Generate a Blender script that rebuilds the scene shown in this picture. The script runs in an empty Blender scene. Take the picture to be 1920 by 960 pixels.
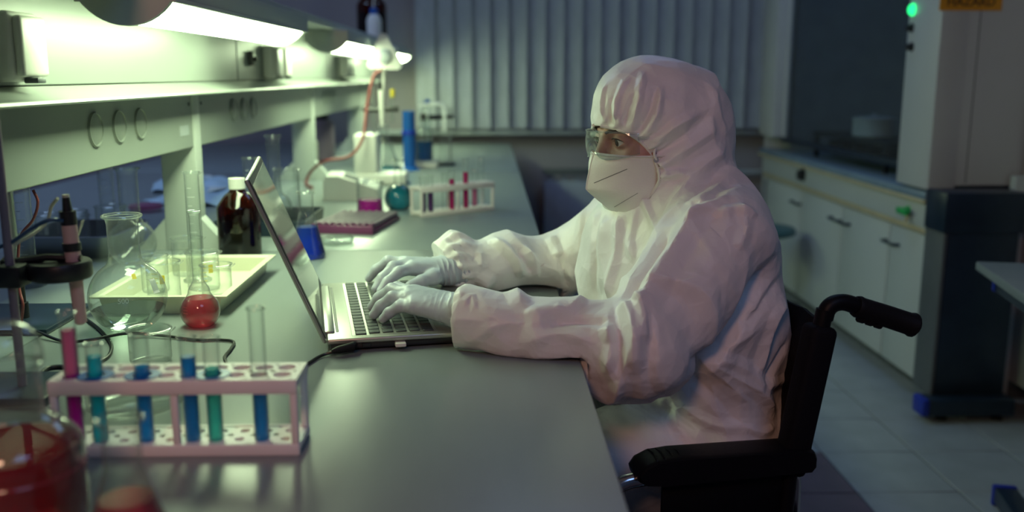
import bpy, bmesh, math, random
import numpy as np
from mathutils import Vector, Matrix
from mathutils.bvhtree import BVHTree

S = bpy.context.scene
COL = S.collection
PI = math.pi
rng = np.random.RandomState(7)
random.seed(7)

# ------------------------------------------------------------ camera
FPX = 1750.0
TH = math.atan(340 / FPX)
YAW = math.atan(45 / FPX * math.cos(TH))
CP = np.array([0, 0, 1.2])
FW = np.array([math.sin(YAW) * math.cos(TH), math.cos(YAW) * math.cos(TH), -math.sin(TH)])
RT = np.array([math.cos(YAW), -math.sin(YAW), 0])
UP = np.cross(RT, FW)
cd = bpy.data.cameras.new('camera')
cam = bpy.data.objects.new('camera', cd)
COL.objects.link(cam)
cd.sensor_width = 36
cd.lens = FPX / 1920 * 36
cd.clip_start = 0.05
cam.location = CP
cam.rotation_euler = (PI / 2 - TH, 0, -YAW)
cd.dof.use_dof = True
cd.dof.focus_distance = 1.47
cd.dof.aperture_fstop = 2.4
S.camera = cam
S.cycles.transparent_max_bounces = 48
S.cycles.max_bounces = 14

# ------------------------------------------------------------ view, world, large lights
S.view_settings.view_transform = 'Standard'
S.view_settings.look = 'None'
S.view_settings.gamma = 1
S.view_settings.use_curve_mapping = False
S.view_settings.exposure = 0.35
W = bpy.data.worlds.new('world')
S.world = W
W.use_nodes = True
W.node_tree.nodes['Background'].inputs[0].default_value = (0.04, 0.07, 0.13, 1)
W.node_tree.nodes['Background'].inputs[1].default_value = 0.5


def area(name, loc, target, size, power, color, size_y=None):
    l = bpy.data.lights.new(name, 'AREA')
    l.energy = power
    l.color = color
    l.size = size
    if size_y:
        l.shape = 'RECTANGLE'
        l.size_y = size_y
    o = bpy.data.objects.new(name, l)
    COL.objects.link(o)
    o.location = loc
    d = Vector(target) - Vector(loc)
    o.rotation_euler = d.to_track_quat('-Z', 'Y').to_euler()
    return o


area('warm_room_lamp', (-0.42, -0.55, 1.95), (0.35, 1.5, 0.80), 0.30, 5.8, (1.0, 0.51, 0.34))
area('blue_fill_light', (0.9, 3.9, 2.92), (0.9, 3.9, 0), 1.0, 5.5, (0.30, 0.55, 1.0))  # added blue fill standing in for the cool background ambience
area('blue_fill_light', (-1.7, 3.2, 2.92), (-1.7, 3.2, 0), 1.0, 19, (0.42, 0.62, 1.0))  # added blue fill, brightens the far side of the bench
area('blue_fill_light', (0.9, -0.8, 2.92), (0.9, -0.8, 0), 1.0, 8.5, (0.30, 0.52, 1.0))  # added blue fill, turns the near side of the person mauve


# ------------------------------------------------------------ pixel helpers (a point on a real plane)
def ray(px, py):
    return FW + RT * (px - 960) / FPX - UP * (py - 480) / FPX


def atz(px, py, z=0.8):
    d = ray(px, py)
    return CP + d * (z - 1.2) / d[2]


def aty(px, py, y):
    d = ray(px, py)
    return CP + d * y / d[1]


def atx(px, py, x):
    d = ray(px, py)
    return CP + d * x / d[0]


# ------------------------------------------------------------ materials
MATS = {}


def nodes_of(name):
    m = bpy.data.materials.new(name)
    m.use_nodes = True
    nt = m.node_tree
    nt.nodes.clear()
    out = nt.nodes.new('ShaderNodeOutputMaterial')
    MATS[name] = m
    return m, nt, out


def N(nt, typ, **kw):
    n = nt.nodes.new(typ)
    for k, v in kw.items():
        if k.startswith('i_'):
            key = k[2:].replace('_', ' ')
            n.inputs[key].default_value = v
        else:
            setattr(n, k, v)
    return n


def c4(c):
    return (c[0], c[1], c[2], 1)


def pbr(name, col, rough=0.5, metal=0.0, var=0.08, scale=12.0, bump=0.0, bscale=60.0, col2=None, spec=0.5, coat=0.0, sheen=0.0, stretch=None):
    m, nt, out = nodes_of(name)
    b = N(nt, 'ShaderNodeBsdfPrincipled')
    L = nt.links.new
    tc = N(nt, 'ShaderNodeTexCoord')
    src = tc.outputs['Object']
    if stretch:
        mp = N(nt, 'ShaderNodeMapping')
        mp.inputs['Scale'].default_value = stretch
        L(src, mp.inputs[0])
        src = mp.outputs[0]
    nz = N(nt, 'ShaderNodeTexNoise')
    nz.inputs['Scale'].default_value = scale
    nz.inputs['Detail'].default_value = 4
    L(src, nz.inputs['Vector'])
    rp = N(nt, 'ShaderNodeValToRGB')
    a = [max(0, x * (1 - var)) for x in col]
    c = [min(1, x * (1 + var)) for x in (col2 or col)]
    rp.color_ramp.elements[0].position = 0.3
    rp.color_ramp.elements[1].position = 0.7
    rp.color_ramp.elements[0].color = c4(a)
    rp.color_ramp.elements[1].color = c4(c)
    L(nz.outputs['Fac'], rp.inputs[0])
    L(rp.outputs[0], b.inputs['Base Color'])
    b.inputs['Roughness'].default_value = rough
    b.inputs['Metallic'].default_value = metal
    b.inputs['Specular IOR Level'].default_value = spec
    b.inputs['Coat Weight'].default_value = coat
    if sheen:
        b.inputs['Sheen Weight'].default_value = sheen
    if bump:
        n2 = N(nt, 'ShaderNodeTexNoise')
        n2.inputs['Scale'].default_value = bscale
        n2.inputs['Detail'].default_value = 3
        L(src, n2.inputs['Vector'])
        bp = N(nt, 'ShaderNodeBump')
        bp.inputs['Strength'].default_value = bump
        bp.inputs['Distance'].default_value = 0.002
        L(n2.outputs['Fac'], bp.inputs['Height'])
        L(bp.outputs[0], b.inputs['Normal'])
    L(b.outputs[0], out.inputs[0])
    return m


def glass(name, tint=(0.975, 0.99, 0.985), edge=(0.20, 0.27, 0.25), refl=1.1, base=0.055, rough=0.03, haze=0.28):
    """thin clear wall: clear in the middle, darker and mirror-like at grazing angles"""
    m, nt, out = nodes_of(name)
    L = nt.links.new
    lw = N(nt, 'ShaderNodeLayerWeight')
    lw.inputs['Blend'].default_value = 0.35
    pw = N(nt, 'ShaderNodeMath', operation='POWER')
    L(lw.outputs['Facing'], pw.inputs[0])
    pw.inputs[1].default_value = 1.7
    ml = N(nt, 'ShaderNodeMath', operation='MULTIPLY_ADD')
    L(pw.outputs[0], ml.inputs[0])
    ml.inputs[1].default_value = refl * 0.62
    ml.inputs[2].default_value = base
    nz = N(nt, 'ShaderNodeTexNoise')
    nz.inputs['Scale'].default_value = 6
    mx = N(nt, 'ShaderNodeMix', data_type='RGBA')
    mx.inputs[6].default_value = c4(tint)
    mx.inputs[7].default_value = c4(edge)
    L(pw.outputs[0], mx.inputs[0])
    tr = N(nt, 'ShaderNodeBsdfTransparent')
    L(mx.outputs[2], tr.inputs[0])
    gl = N(nt, 'ShaderNodeBsdfGlossy')
    gl.inputs['Roughness'].default_value = rough
    ms = N(nt, 'ShaderNodeMixShader')
    L(ml.outputs[0], ms.inputs[0])
    L(tr.outputs[0], ms.inputs[1])
    tl = N(nt, 'ShaderNodeBsdfTranslucent')
    tl.inputs[0].default_value = c4([min(1, x * 1.3) for x in tint])
    df = N(nt, 'ShaderNodeBsdfDiffuse')
    df.inputs[0].default_value = c4([min(1, x * 1.3) for x in tint])
    md = N(nt, 'ShaderNodeMixShader')
    L(tl.outputs[0], md.inputs[1])
    L(df.outputs[0], md.inputs[2])
    mg = N(nt, 'ShaderNodeMixShader')
    mg.inputs[0].default_value = haze
    L(gl.outputs[0], mg.inputs[1])
    L(md.outputs[0], mg.inputs[2])
    L(mg.outputs[0], ms.inputs[2])
    L(ms.outputs[0], out.inputs[0])
    return m


def liquid(name, col, dense=0.5, trans=None):
    """clear coloured liquid: tinted see-through plus a little scattered colour and a wet gloss"""
    m, nt, out = nodes_of(name)
    L = nt.links.new
    tr = N(nt, 'ShaderNodeBsdfTransparent')
    tr.inputs[0].default_value = c4(trans or col)
    nz = N(nt, 'ShaderNodeTexNoise')
    nz.inputs['Scale'].default_value = 9
    rp = N(nt, 'ShaderNodeValToRGB')
    rp.color_ramp.elements[0].color = c4([x * 0.85 for x in col])
    rp.color_ramp.elements[1].color = c4(col)
    L(nz.outputs['Fac'], rp.inputs[0])
    df = N(nt, 'ShaderNodeBsdfDiffuse')
    L(rp.outputs[0], df.inputs[0])
    tl = N(nt, 'ShaderNodeBsdfTranslucent')
    L(rp.outputs[0], tl.inputs[0])
    ad = N(nt, 'ShaderNodeMixShader')
    ad.inputs[0].default_value = 0.5
    L(df.outputs[0], ad.inputs[1])
    L(tl.outputs[0], ad.inputs[2])
    m1 = N(nt, 'ShaderNodeMixShader')
    m1.inputs[0].default_value = dense
    L(tr.outputs[0], m1.inputs[1])
    L(ad.outputs[0], m1.inputs[2])
    fr = N(nt, 'ShaderNodeFresnel')
    fr.inputs[0].default_value = 1.33
    gl = N(nt, 'ShaderNodeBsdfGlossy')
    gl.inputs['Roughness'].default_value = 0.04
    m2 = N(nt, 'ShaderNodeMixShader')
    L(fr.outputs[0], m2.inputs[0])
    L(m1.outputs[0], m2.inputs[1])
    L(gl.outputs[0], m2.inputs[2])
    L(m2.outputs[0], out.inputs[0])
    return m


def emit(name, col, strength):
    m, nt, out = nodes_of(name)
    e = N(nt, 'ShaderNodeEmission')
    e.inputs[0].default_value = c4(col)
    e.inputs[1].default_value = strength
    nt.links.new(e.outputs[0], out.inputs[0])
    return m


# surfaces
pbr('worktop', (0.25, 0.285, 0.29), 0.30, var=0.04, scale=30, bump=0.05, bscale=300, stretch=(1, 0.2, 1))
pbr('worktop_edge', (0.10, 0.11, 0.12), 0.5)
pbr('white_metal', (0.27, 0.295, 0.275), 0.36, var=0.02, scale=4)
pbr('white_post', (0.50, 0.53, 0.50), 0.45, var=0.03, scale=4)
pbr('white_plastic', (0.75, 0.74, 0.70), 0.4, var=0.03)
pbr('rack_plastic', (0.88, 0.84, 0.83), 0.42, var=0.03)
pbr('cream_tray', (0.64, 0.64, 0.50), 0.4, var=0.03)
pbr('steel', (0.42, 0.44, 0.46), 0.34, metal=0.9, var=0.08, scale=20)
pbr('chrome', (0.6, 0.6, 0.62), 0.18, metal=1.0, var=0.03)
pbr('black_plastic', (0.012, 0.012, 0.015), 0.42)
pbr('black_rubber', (0.006, 0.006, 0.007), 0.6, spec=0.3, bump=0.2, bscale=200)
pbr('black_cable', (0.010, 0.012, 0.014), 0.4)
pbr('blue_cable', (0.02, 0.06, 0.16), 0.4)
pbr('red_cable', (0.24, 0.05, 0.05), 0.45)
pbr('cream_cable', (0.62, 0.58, 0.42), 0.5)
pbr('blue_cap', (0.01, 0.03, 0.35), 0.4)
pbr('dark_panel', (0.012, 0.025, 0.045), 0.35, var=0.15)
pbr('hood_white', (0.60, 0.60, 0.60), 0.4, var=0.03, scale=3)
pbr('hood_door', (0.52, 0.55, 0.55), 0.4, var=0.03, scale=3)
pbr('hood_edge', (0.55, 0.47, 0.30), 0.5)
pbr('hood_inner', (0.26, 0.27, 0.27), 0.6, var=0.1)
pbr('hood_worktop', (0.22, 0.30, 0.38), 0.25, var=0.08)
pbr('wall_paint', (0.34, 0.31, 0.33), 0.85, var=0.05, scale=3, bump=0.1, bscale=150)
pbr('ceiling_paint', (0.55, 0.55, 0.55), 0.9, var=0.03)
pbr('floor_tile', (0.33, 0.36, 0.38), 0.35, var=0.10, scale=9, bump=0.05, bscale=40)
pbr('floor_tile_dark', (0.16, 0.11, 0.14), 0.38, var=0.12, scale=9)
pbr('grout', (0.10, 0.10, 0.11), 0.9)
pbr('blind_fabric', (0.40, 0.42, 0.46), 0.85, var=0.10, scale=22, bump=0.25, bscale=90, stretch=(1, 1, 0.35))
pbr('sill', (0.40, 0.43, 0.45), 0.5)
pbr('radiator_metal', (0.30, 0.34, 0.42), 0.5)
pbr('night_pane', (0.01, 0.015, 0.03), 0.08)
pbr('teal_vinyl', (0.05, 0.13, 0.15), 0.45)
pbr('sign_orange', (0.80, 0.36, 0.02), 0.5, var=0.04)
pbr('sign_black', (0.01, 0.01, 0.01), 0.5)
emit('lamp_glow', (0.77, 1.0, 0.58), 17.5)
emit('green_led', (0.02, 1.0, 0.25), 1.6)
# glassware
glass('clear_glass')
glass('thick_glass', (0.95, 0.98, 0.97), (0.18, 0.25, 0.23), 1.2, 0.09)
glass('amber_glass', (0.34, 0.085, 0.015), (0.05, 0.010, 0.003), 0.7, 0.06, haze=0.10)
glass('hood_pane', (0.80, 0.86, 0.90), (0.6, 0.65, 0.7), 0.3, 0.03, rough=0.3, haze=0.3)
glass('goggle_plastic', (0.93, 0.96, 0.97), (0.55, 0.62, 0.66), 0.9, 0.06, 0.03)
liquid('magenta_liquid', (0.80, 0.0, 0.62), 0.72, (0.75, 0.05, 0.6))
liquid('pink_liquid', (0.90, 0.32, 0.58), 0.7)
liquid('rose_liquid', (0.85, 0.16, 0.22), 0.5, (0.9, 0.25, 0.32))
liquid('red_liquid', (0.62, 0.01, 0.02), 0.45, (0.75, 0.04, 0.06))
liquid('cherry_liquid', (0.80, 0.0, 0.32), 0.65)
liquid('violet_liquid', (0.30, 0.10, 0.42), 0.4)
liquid('blue_liquid', (0.0, 0.10, 0.75), 0.5, (0.02, 0.14, 0.9))
liquid('azure_liquid', (0.0, 0.46, 1.0), 0.75, (0.1, 0.55, 0.95))
liquid('cyan_liquid', (0.0, 0.72, 0.92), 0.75, (0.1, 0.75, 0.9))
liquid('aqua_liquid', (0.10, 0.90, 0.86), 0.72, (0.3, 0.9, 0.85))
liquid('teal_liquid', (0.0, 0.38, 0.50), 0.55)
liquid('sky_liquid', (0.0, 0.22, 0.55), 0.45)
liquid('clear_liquid', (0.75, 0.85, 0.80), 0.06, (0.86, 0.93, 0.9))
liquid('dark_contents', (0.02, 0.006, 0.003), 0.7, (0.12, 0.03, 0.01))
pbr('yellow_print', (0.75, 0.58, 0.05), 0.6)
pbr('white_print', (0.85, 0.88, 0.85), 0.6)
pbr('red_print', (0.55, 0.10, 0.12), 0.6)
pbr('blue_plastic', (0.008, 0.10, 0.42), 0.4)
pbr('green_plastic', (0.02, 0.42, 0.10), 0.4)
pbr('pink_body', (0.66, 0.42, 0.40), 0.4)
pbr('purple_plastic', (0.15, 0.035, 0.11), 0.35)
pbr('purple_grey', (0.26, 0.19, 0.24), 0.35)
pbr('paper_white', (0.80, 0.82, 0.78), 0.7)
pbr('blue_wrap', (0.50, 0.66, 0.78), 0.5)
# laptop
pbr('laptop_silver', (0.46, 0.47, 0.43), 0.33, metal=0.65, var=0.03, bump=0.03, bscale=400)
pbr('laptop_dark', (0.02, 0.022, 0.025), 0.35)
pbr('laptop_screen', (0.02, 0.024, 0.026), 0.06, spec=0.9)
pbr('key_cap', (0.055, 0.065, 0.07), 0.5)
# wheelchair
pbr('black_vinyl', (0.003, 0.003, 0.005), 0.5, spec=0.25, bump=0.15, bscale=120)
pbr('black_canvas', (0.004, 0.004, 0.007), 0.75, spec=0.2, bump=0.3, bscale=150)


def M(n):
    return MATS[n]


# ------------------------------------------------------------ mesh builder
class MB:
    def __init__(s):
        s.v = []
        s.f = []
        s.mi = []

    def add(s, vs, fs, mi=0):
        o = len(s.v)
        s.v += [tuple(float(c) for c in p) for p in vs]
        s.f += [tuple(i + o for i in f) for f in fs]
        s.mi += [mi] * len(fs)
        return s

    def box(s, x0, x1, y0, y1, z0, z1, mi=0, mtx=None):
        vs = [(x, y, z) for z in (z0, z1) for y in (y0, y1) for x in (x0, x1)]
        if mtx is not None:
            vs = [tuple(mtx @ Vector(p)) for p in vs]
        return s.add(vs, [(0, 2, 3, 1), (4, 5, 7, 6), (0, 1, 5, 4), (2, 6, 7, 3), (0, 4, 6, 2), (1, 3, 7, 5)], mi)

    def rbox(s, x0, x1, y0, y1, z0, z1, r=0.003, seg=2, mi=0, mtx=None):
        """box with rounded edges"""
        bm = bmesh.new()
        bmesh.ops.create_cube(bm, size=1)
        for v in bm.verts:
            v.co = Vector(((x0 + x1) / 2 + v.co.x * (x1 - x0), (y0 + y1) / 2 + v.co.y * (y1 - y0), (z0 + z1) / 2 + v.co.z * (z1 - z0)))
        r = min(r, 0.49 * min(abs(x1 - x0), abs(y1 - y0), abs(z1 - z0)))
        bmesh.ops.bevel(bm, geom=bm.edges[:], offset=r, segments=seg, affect='EDGES', profile=0.5)
        bm.verts.index_update()
        vs = [v.co.copy() for v in bm.verts]
        if mtx is not None:
            vs = [mtx @ p for p in vs]
        fs = [tuple(v.index for v in f.verts) for f in bm.faces]
        bm.free()
        return s.add(vs, fs, mi)

    def lathe(s, prof, seg=32, at=(0, 0, 0), mi=0, cap0=False, cap1=False, mtx=None):
        """prof: [(r, z)] revolved about z"""
        vs, fs = [], []
        n = len(prof)
        for (r, z) in prof:
            for k in range(seg):
                a = 2 * PI * k / seg
                vs.append((r * math.cos(a), r * math.sin(a), z))
        for i in range(n - 1):
            for k in range(seg):
                k2 = (k + 1) % seg
                fs.append((i * seg + k, i * seg + k2, (i + 1) * seg + k2, (i + 1) * seg + k))
        if cap0:
            fs.append(tuple(range(seg))[::-1])
        if cap1:
            fs.append(tuple((n - 1) * seg + k for k in range(seg)))
        if mtx is not None:
            vs = [tuple(mtx @ Vector(p)) for p in vs]
        vs = [(p[0] + at[0], p[1] + at[1], p[2] + at[2]) for p in vs]
        return s.add(vs, fs, mi)

    def tube(s, pts, r, seg=10, mi=0, caps=True, smooth_n=0):
        P = [np.array(p, float) for p in pts]
        if smooth_n:
            P = spline(P, smooth_n)
        n = len(P)
        rs = r if isinstance(r, (list, tuple, np.ndarray)) else [r] * n
        if len(rs) != n:
            rs = np.interp(np.linspace(0, 1, n), np.linspace(0, 1, len(rs)), rs)
        T = [P[min(i + 1, n - 1)] - P[max(i - 1, 0)] for i in range(n)]
        T = [t / (np.linalg.norm(t) + 1e-12) for t in T]
        ref = np.array([0, 0, 1.0]) if abs(T[0][2]) < 0.9 else np.array([1.0, 0, 0])
        u = np.cross(T[0], ref)
        u /= np.linalg.norm(u)
        vs, fs = [], []
        for i in range(n):
            u = u - T[i] * (u @ T[i])
            u /= np.linalg.norm(u)
            w = np.cross(T[i], u)
            for k in range(seg):
                a = 2 * PI * k / seg
                vs.append(P[i] + rs[i] * (math.cos(a) * u + math.sin(a) * w))
        for i in range(n - 1):
            for k in range(seg):
                k2 = (k + 1) % seg
                fs.append((i * seg + k, i * seg + k2, (i + 1) * seg + k2, (i + 1) * seg + k))
        if caps:
            fs.append(tuple(range(seg))[::-1])
            fs.append(tuple((n - 1) * seg + k for k in range(seg)))
        return s.add(vs, fs, mi)

    def prism(s, poly, axis, a0, a1, mi=0):
        """poly: 2-D outline, extruded along axis ('x','y','z') from a0 to a1"""
        n = len(poly)

        def mk(p, a):
            return {'x': (a, p[0], p[1]), 'y': (p[0], a, p[1]), 'z': (p[0], p[1], a)}[axis]
        vs = [mk(p, a0) for p in poly] + [mk(p, a1) for p in poly]
        fs = [tuple(range(n))[::-1], tuple(range(n, 2 * n))]
        for i in range(n):
            j = (i + 1) % n
            fs.append((i, j, n + j, n + i))
        return s.add(vs, fs, mi)

    def sheet(s, grid, thick=0.0, mi=0):
        """grid[i][j] of points; thick: extrude along normals for a solid sheet"""
        G = np.array(grid, float)
        a, b = G.shape[:2]
        if thick:
            du = np.gradient(G, axis=0)
            dv = np.gradient(G, axis=1)
            nn = np.cross(du, dv)
            nn /= (np.linalg.norm(nn, axis=2, keepdims=True) + 1e-12)
            G2 = G + nn * thick
        vs = G.reshape(-1, 3).tolist()
        fs = [(i * b + j, i * b + j + 1, (i + 1) * b + j + 1, (i + 1) * b + j) for i in range(a - 1) for j in range(b - 1)]
        if thick:
            o = a * b
            vs += G2.reshape(-1, 3).tolist()
            fs += [tuple(o + q for q in f[::-1]) for f in fs[:]]
            ring = [j for j in range(b)] + [i * b + b - 1 for i in range(1, a)] + [(a - 1) * b + j for j in range(b - 2, -1, -1)] + [i * b for i in range(a - 2, 0, -1)]
            for q in range(len(ring)):
                p, r2 = ring[q], ring[(q + 1) % len(ring)]
                fs.append((p, o + p, o + r2, r2))
        return s.add(vs, fs, mi)

    def mesh(s, name, mats, smooth=True, angle=40):
        me = bpy.data.meshes.new(name)
        me.from_pydata(s.v, [], s.f)
        for m in mats:
            me.materials.append(m)
        if len(mats) > 1:
            me.polygons.foreach_set('material_index', s.mi)
        bm = bmesh.new()
        bm.from_mesh(me)
        bmesh.ops.recalc_face_normals(bm, faces=bm.faces)
        if smooth:
            lim = math.radians(angle)
            for f in bm.faces:
                f.smooth = True
            for e in bm.edges:
                if len(e.link_faces) == 2 and e.calc_face_angle(0) > lim:
                    e.smooth = False
        bm.to_mesh(me)
        bm.free()
        me.update()
        return me


def spline(P, n):
    """Catmull-Rom through the points, n steps per span"""
    P = [np.array(p, float) for p in P]
    Q = [2 * P[0] - P[1]] + P + [2 * P[-1] - P[-2]]
    out = []
    for i in range(1, len(Q) - 2):
        p0, p1, p2, p3 = Q[i - 1:i + 3]
        for k in range(n):
            t = k / n
            out.append(0.5 * ((2 * p1) + (-p0 + p2) * t + (2 * p0 - 5 * p1 + 4 * p2 - p3) * t * t + (-p0 + 3 * p1 - 3 * p2 + p3) * t ** 3))
    out.append(P[-1])
    return out


def tag(o, label, cat, group=None):
    o['label'] = label
    o['category'] = cat
    if group:
        o['group'] = group
    return o


def thing(name, label, cat, loc=(0, 0, 0), rz=0.0, group=None):
    o = bpy.data.objects.new(name, None)
    COL.objects.link(o)
    o.empty_display_size = 0.05
    o.location = [float(c) for c in loc]
    o.rotation_euler = (0, 0, rz)
    return tag(o, label, cat, group)


def part(name, mb, mats, parent=None, loc=None, rz=None, smooth=True, world=False, angle=40, label=None):
    if isinstance(mats, str):
        mats = [mats]
    if isinstance(mb, bpy.types.Mesh):
        me = mb
    else:
        if world and parent is not None:
            q = parent
            off = np.zeros(3)
            while q is not None:
                off += np.array(q.location)
                q = q.parent
            mb.v = [(p[0] - off[0], p[1] - off[1], p[2] - off[2]) for p in mb.v]
        me = mb.mesh(name, [M(m) for m in mats], smooth, angle)
    o = bpy.data.objects.new(name, me)
    COL.objects.link(o)
    if parent is not None:
        o.parent = parent
    if loc is not None:
        o.location = [float(c) for c in loc]
    if rz is not None:
        o.rotation_euler = (0, 0, rz)
    if label:
        o['label'] = label
    return o


def struct(name, mb, mats, label, cat, **kw):
    o = part(name, mb, mats, **kw)
    o['kind'] = 'structure'
    tag(o, label, cat)
    return o


def copy_tree(o, parent=None):
    c = o.copy()
    COL.objects.link(c)
    c.parent = parent
    for ch in o.children:
        copy_tree(ch, c)
    return c

# ============================================================ THE SETTING
X0, X1, Y0, Y1, ZC = -3.6, 2.9, -2.6, 5.70, 3.0
floor = struct('floor', MB().box(X0, X1, Y0, Y1, -0.08, -0.004), 'grout', 'grey tiled laboratory floor with dark joints', 'floor')
tile_me = MB().rbox(-0.147, 0.147, -0.147, 0.147, -0.006, 0.0, 0.002, 1).mesh('tile', [M('floor_tile')])
tile_dark = tile_me.copy()
tile_dark.materials.clear()
tile_dark.materials.append(M('floor_tile_dark'))
for i in range(-4, 9):
    for j in range(0, 20):
        x = 1.375 + 0.15 + (i - 4) * 0.30
        y = 2.52 + 0.15 + (j - 10) * 0.297
        if 0.3 < x < 2.6 and 0.9 < y < 5.6:
            dk = (i == 2 and j < 11)
            part('tile', tile_dark if dk else tile_me, [], floor, loc=(x, y, 0))
struct('ceiling', MB().box(X0, X1, Y0, Y1, ZC, ZC + 0.1), 'ceiling_paint', 'plain pale ceiling of the laboratory', 'ceiling')
# back wall with a window opening
WX0, WX1, WZ0, WZ1 = -0.42, 1.72, 0.88, 2.6
mb = MB()
mb.box(X0, WX0, Y1, Y1 + 0.2, 0, ZC).box(WX1, X1, Y1, Y1 + 0.2, 0, ZC).box(WX0, WX1, Y1, Y1 + 0.2, 0, WZ0).box(WX0, WX1, Y1, Y1 + 0.2, WZ1, ZC)
struct('wall_back', mb, 'wall_paint', 'mauve grey painted wall behind the window blind', 'wall')
struct('wall_left', MB().box(X0 - 0.15, X0, Y0, Y1 + 0.2, 0, ZC), 'wall_paint', 'painted wall on the bench side of the room', 'wall')
struct('wall_right', MB().box(X1, X1 + 0.15, Y0, Y1 + 0.2, 0, ZC), 'wall_paint', 'painted wall behind the fume hood', 'wall')
struct('wall_front', MB().box(X0, X1, Y0 - 0.15, Y0, 0, ZC), 'wall_paint', 'painted wall opposite the window', 'wall')
struct('baseboard_back', MB().rbox(X0, X1, Y1 - 0.015, Y1, 0, 0.08, 0.004), 'worktop_edge', 'dark skirting board below the window wall', 'baseboard')
win = struct('window_1', MB().box(WX0, WX1, Y1 + 0.10, Y1 + 0.115, WZ0, WZ1), 'night_pane', 'dark window pane hidden behind the vertical blind', 'window')
fr = MB()
for x in (WX0, -0.245, 0.7, WX1 - 0.05):
    fr.rbox(x, x + 0.05, Y1 + 0.07, Y1 + 0.13, WZ0, WZ1, 0.004)
fr.rbox(WX0, WX1, Y1 + 0.07, Y1 + 0.13, WZ0, WZ0 + 0.05, 0.004).rbox(WX0, WX1, Y1 + 0.07, Y1 + 0.13, WZ1 - 0.05, WZ1, 0.004)
part('window_frame', fr, 'hood_white', win)
part('window_sill', MB().rbox(-0.75, 1.85, Y1 - 0.09, Y1 + 0.07, 0.845, 0.875, 0.008), 'sill', win)

# vertical blind
slat_w = 0.118
prof = []
n = 9
for k in range(n):
    t = k / (n - 1) - 0.5
    prof.append((t * slat_w, 0.010 * (1 - (2 * t) ** 2)))
g = [[(p[0], p[1], z) for p in prof] for z in (0.0, 0.6, 1.2, 1.78)]
slat_me = MB().sheet(g, 0.0012).mesh('slat', [M('blind_fabric')])


def blind(label, xa, xb, loc):
    t = thing('vertical_blind', label, 'blind', loc)
    part('head_rail', MB().rbox(xa - 0.002, xb - 0.002, -0.025, 0.025, 1.80, 1.84, 0.005), 'hood_white', t)
    cnt = round((xb - xa) / 0.1075)
    for k in range(cnt):
        o = part('slat', slat_me, [], t, loc=(xa + 0.054 + k * 0.1075, rng.uniform(-0.002, 0.002), 0.0), rz=math.radians(-17 + rng.uniform(-4, 4)))
    part('bottom_chain', MB().tube([(xa + 0.02, 0.0, 0.006), ((xa + xb) / 2, 0.004, 0.003), (xb - 0.02, 0, 0.006)], 0.0022, 6, smooth_n=12), 'hood_white', t)


blind('wide grey vertical blind covering the window behind the seated person', -0.205, 1.63, (0, Y1 - 0.11, 0.885))
blind('narrow grey vertical blind strip beside the wide blind, above the distillation glassware', -0.42, -0.215, (0, Y1 - 0.11, 0.885))

# radiator under the window
rad = thing('radiator', 'flat panel radiator under the window, dim and bluish', 'radiator', (0.33, Y1 - 0.20, 0.12))
part('panel', MB().rbox(0, 0.95, 0, 0.02, 0, 0.46, 0.006), 'radiator_metal', rad)
part('panel', MB().rbox(0, 0.95, 0.07, 0.09, 0, 0.46, 0.006), 'radiator_metal', rad)
for k in range(12):
    part('fin', MB().rbox(0.03 + k * 0.078, 0.055 + k * 0.078, 0.02, 0.07, 0.03, 0.52, 0.003), 'radiator_metal', rad)
part('grille', MB().rbox(-0.005, 0.955, -0.005, 0.095, 0.50, 0.53, 0.005), 'worktop_edge', rad)
for x in (0.1, 0.8):
    part('bracket', MB().rbox(x, x + 0.04, 0.09, 0.17, -0.12, 0.3, 0.003), 'radiator_metal', rad)
pp = thing('heating_pipe', 'pale heating pipes running along the wall right of the person', 'pipe', (1.69, Y1 - 0.05, 0))
part('riser', MB().tube([(0, 0, 0), (0, 0, 0.615)], 0.018, 12), 'sill', pp)
part('rail', MB().tube([(-0.36, 0, 0.615), (0.7, 0, 0.615)], 0.018, 12), 'sill', pp)

# stool
st = thing('stool', 'small round stool with dark teal seat beside the fume hood cabinet', 'stool', (1.36, 4.55, 0))
part('seat', MB().lathe([(0.0, 0.415), (0.13, 0.415), (0.158, 0.425), (0.163, 0.44), (0.155, 0.455), (0.12, 0.462), (0, 0.462)], 36), 'teal_vinyl', st)
part('column', MB().lathe([(0.022, 0.06), (0.022, 0.42)], 16, cap0=True, cap1=True), 'chrome', st)
for k in range(5):
    a = 2 * PI * k / 5
    part('leg', MB().tube([(0.015 * math.cos(a), 0.015 * math.sin(a), 0.09), (0.2 * math.cos(a), 0.2 * math.sin(a), 0.055)], [0.016, 0.011], 8), 'black_plastic', st)
    part('caster', MB().lathe([(0.0, -0.027), (0.02, -0.02), (0.027, 0), (0.02, 0.02), (0, 0.027)], 14, at=(0.2 * math.cos(a), 0.2 * math.sin(a), 0.027)), 'black_plastic', st)

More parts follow.
